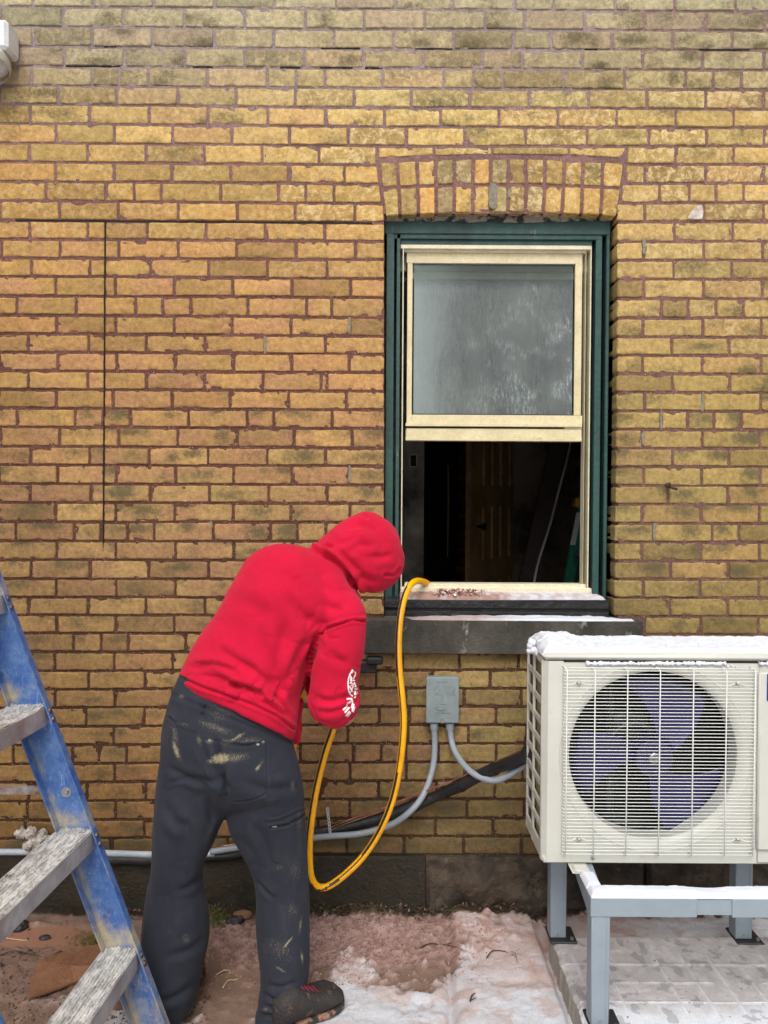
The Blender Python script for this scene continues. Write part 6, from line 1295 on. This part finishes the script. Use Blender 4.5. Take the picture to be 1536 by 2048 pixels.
for pts, w in (([(470, -20), (380, 150), (320, 320), (300, 500), (310, 650), (335, 800), (390, 910), (480, 975)], 2.6), ([(350, 590), (420, 720), (490, 830)], 2.6), ([(500, 600), (440, 730), (385, 850)], 2.0), ([(410, 560), (480, 600), (500, 640)], 1.8),
    ([(250, 1080), (350, 1068), (455, 1075)], 3.6), ([(440, 1070), (430, 1190)], 4.0), ([(260, 1235), (340, 1215), (420, 1170)], 3.6), ([(265, 1260), (255, 1350)], 2.2), ([(110, 1490), (180, 1430), (255, 1370)], 3.6), ([(180, 1590), (260, 1490), (345, 1390)], 3.8), ([(215, 1740), (290, 1640), (365, 1545)], 4.2), ([(285, 1750), (350, 1670), (405, 1590)], 1.8), ([(340, 1590), (375, 1620), (405, 1590)], 1.4),
    ([(350, 150), (400, 260), (395, 420)], 2.2), ([(430, 120), (480, 60), (500, 10)], 2.0), ([(400, 230), (440, 330), (420, 480)], 2.2), ([(480, 330), (520, 290), (560, 180)], 2.2), ([(360, 500), (400, 470), (450, 520)], 2.2), ([(450, 500), (500, 540), (540, 480)], 2.4), ([(520, 440), (560, 520), (600, 620)], 2.4), ([(470, 400), (520, 380), (560, 400)], 2.4), ([(550, 60), (580, 120), (560, 240)], 2.4), ([(540, 600), (590, 600), (640, 560)], 4.0),
    ([(530, 720), (590, 710), (650, 690)], 4.2), ([(530, 830), (590, 850), (660, 830)], 5.6), ([(530, 900), (580, 910), (630, 890)], 2.6), ([(540, 1040), (570, 1000), (610, 960)], 3.0), ([(480, 1140), (470, 1200), (450, 1300), (425, 1410)], 2.4), ([(500, 1260), (480, 1400), (470, 1560)], 4.2), ([(550, 1370), (530, 1480), (495, 1580)], 2.0)):
    ribbon(bv_h, [sc(*q) for q in pts], w, m)
prt = m.build('sleeve_print', M('white_print', lin(236, 232, 230), .7, bump=0))
m = MB(); ribbon(bv_t, [(408, 1404), (405, 1413), (403, 1425)], 7, m, .004); 
lo = m.build('belt_loop', mt.m); smd = lo.modifiers.new('t', 'SOLIDIFY'); smd.thickness = .002
m = MB(); ribbon(bv_t, [(478, 1651), (500, 1648), (552, 1651)][0:0] or [(552, 1652), (575, 1648), (595, 1640), (611, 1629)], 2.4, m, .0012); zp = m.build('zip', M('zip_black', (.01, .01, .01), .5))
m = MB()
for x, y in ((420, 1481), (516, 1489), (526, 1484)):
    h, nrm = onto(bv_t, x, y, 0)
    if h: m.tube([h-nrm*.001, h+nrm*.0022, h+nrm*.0032], [.0048, .0045, .002], 10)
h, nrm = onto(bv_t, 550, 1653, .001); m.box((h.x-.009, h.y-.003, h.z-.002), (h.x+.006, h.y, h.z+.003), 0, .001)
rvt = m.build('rivets', M('trouser_rivet', lin(150, 146, 140), .4, .7), smooth='angle'); rvt['kind'] = 'stuff'
reparent(person, body, tro, hoo, s1, s2, *eyes, hair)
for c_, p_ in ((prt, hoo), (lo, tro), (zp, tro), (rvt, tro)): c_.parent = p_; c_.matrix_parent_inverse = Matrix.Identity(4)
bpy.context.view_layer.update()
for c_, p_ in ((prt, hoo), (lo, tro), (zp, tro), (rvt, tro)): c_.matrix_parent_inverse = p_.matrix_world.inverted()
# ------------------------------------------------------------------ yellow hose
hp = [(905, 1215, .55), (880, 1185, .30), (858, 1169, .12), (846, 1163.5, .05), (833, 1162, -.01), (821, 1170, -.06), (811, 1189, -.10), (804, 1215, -.14), (799, 1250, -.18), (797, 1295, -.22), (799, 1345, -.25), (804, 1395, -.27), (807, 1440, -.28), (805, 1485, -.28), (799, 1535, -.27), (789, 1585, -.26), (775, 1628, -.25), (754, 1672, -.24), (727, 1712, -.24), (697, 1743, -.25), (668, 1766, -.26), (648, 1775, -.27), (632, 1771, -.28),
      (622, 1752, -.29), (619, 1720, -.30), (619, 1680, -.31), (623, 1640, -.32), (630, 1592, -.325), (640, 1545, -.325), (652, 1500, -.32), (662, 1470, -.315), (672, 1440, -.31)]
pts = [P(*q) for q in hp]+[H1, P(684, 1410, SY+.26), H2, P(700, 1385, SY+.33), P(690, 1350, SY+.33), P(640, 1340, SY+.30), P(600, 1400, SY+.28), P(585, 1500, SY+.26)]
cp = catmull(pts, 7); m = MB(); m.tube(cp, [.0122]*len(cp), 16, stripe=((-.62, -.78, 0), 1), twist=.006)
mye = M('yellow_rubber_hose', lin(246, 180, 6), .38, c2=lin(238, 164, 6), scale=12, bump=.0002, dirt=lin(140, 96, 40), dlo=.70, dhi=.8, dscale=60)
o = m.build('hose', [mye, M('hose_stripe', (.02, .018, .015), .45)], smooth=True); tag(o, 'yellow rubber hose with black stripe looping from the window sill to the hands', 'hose')
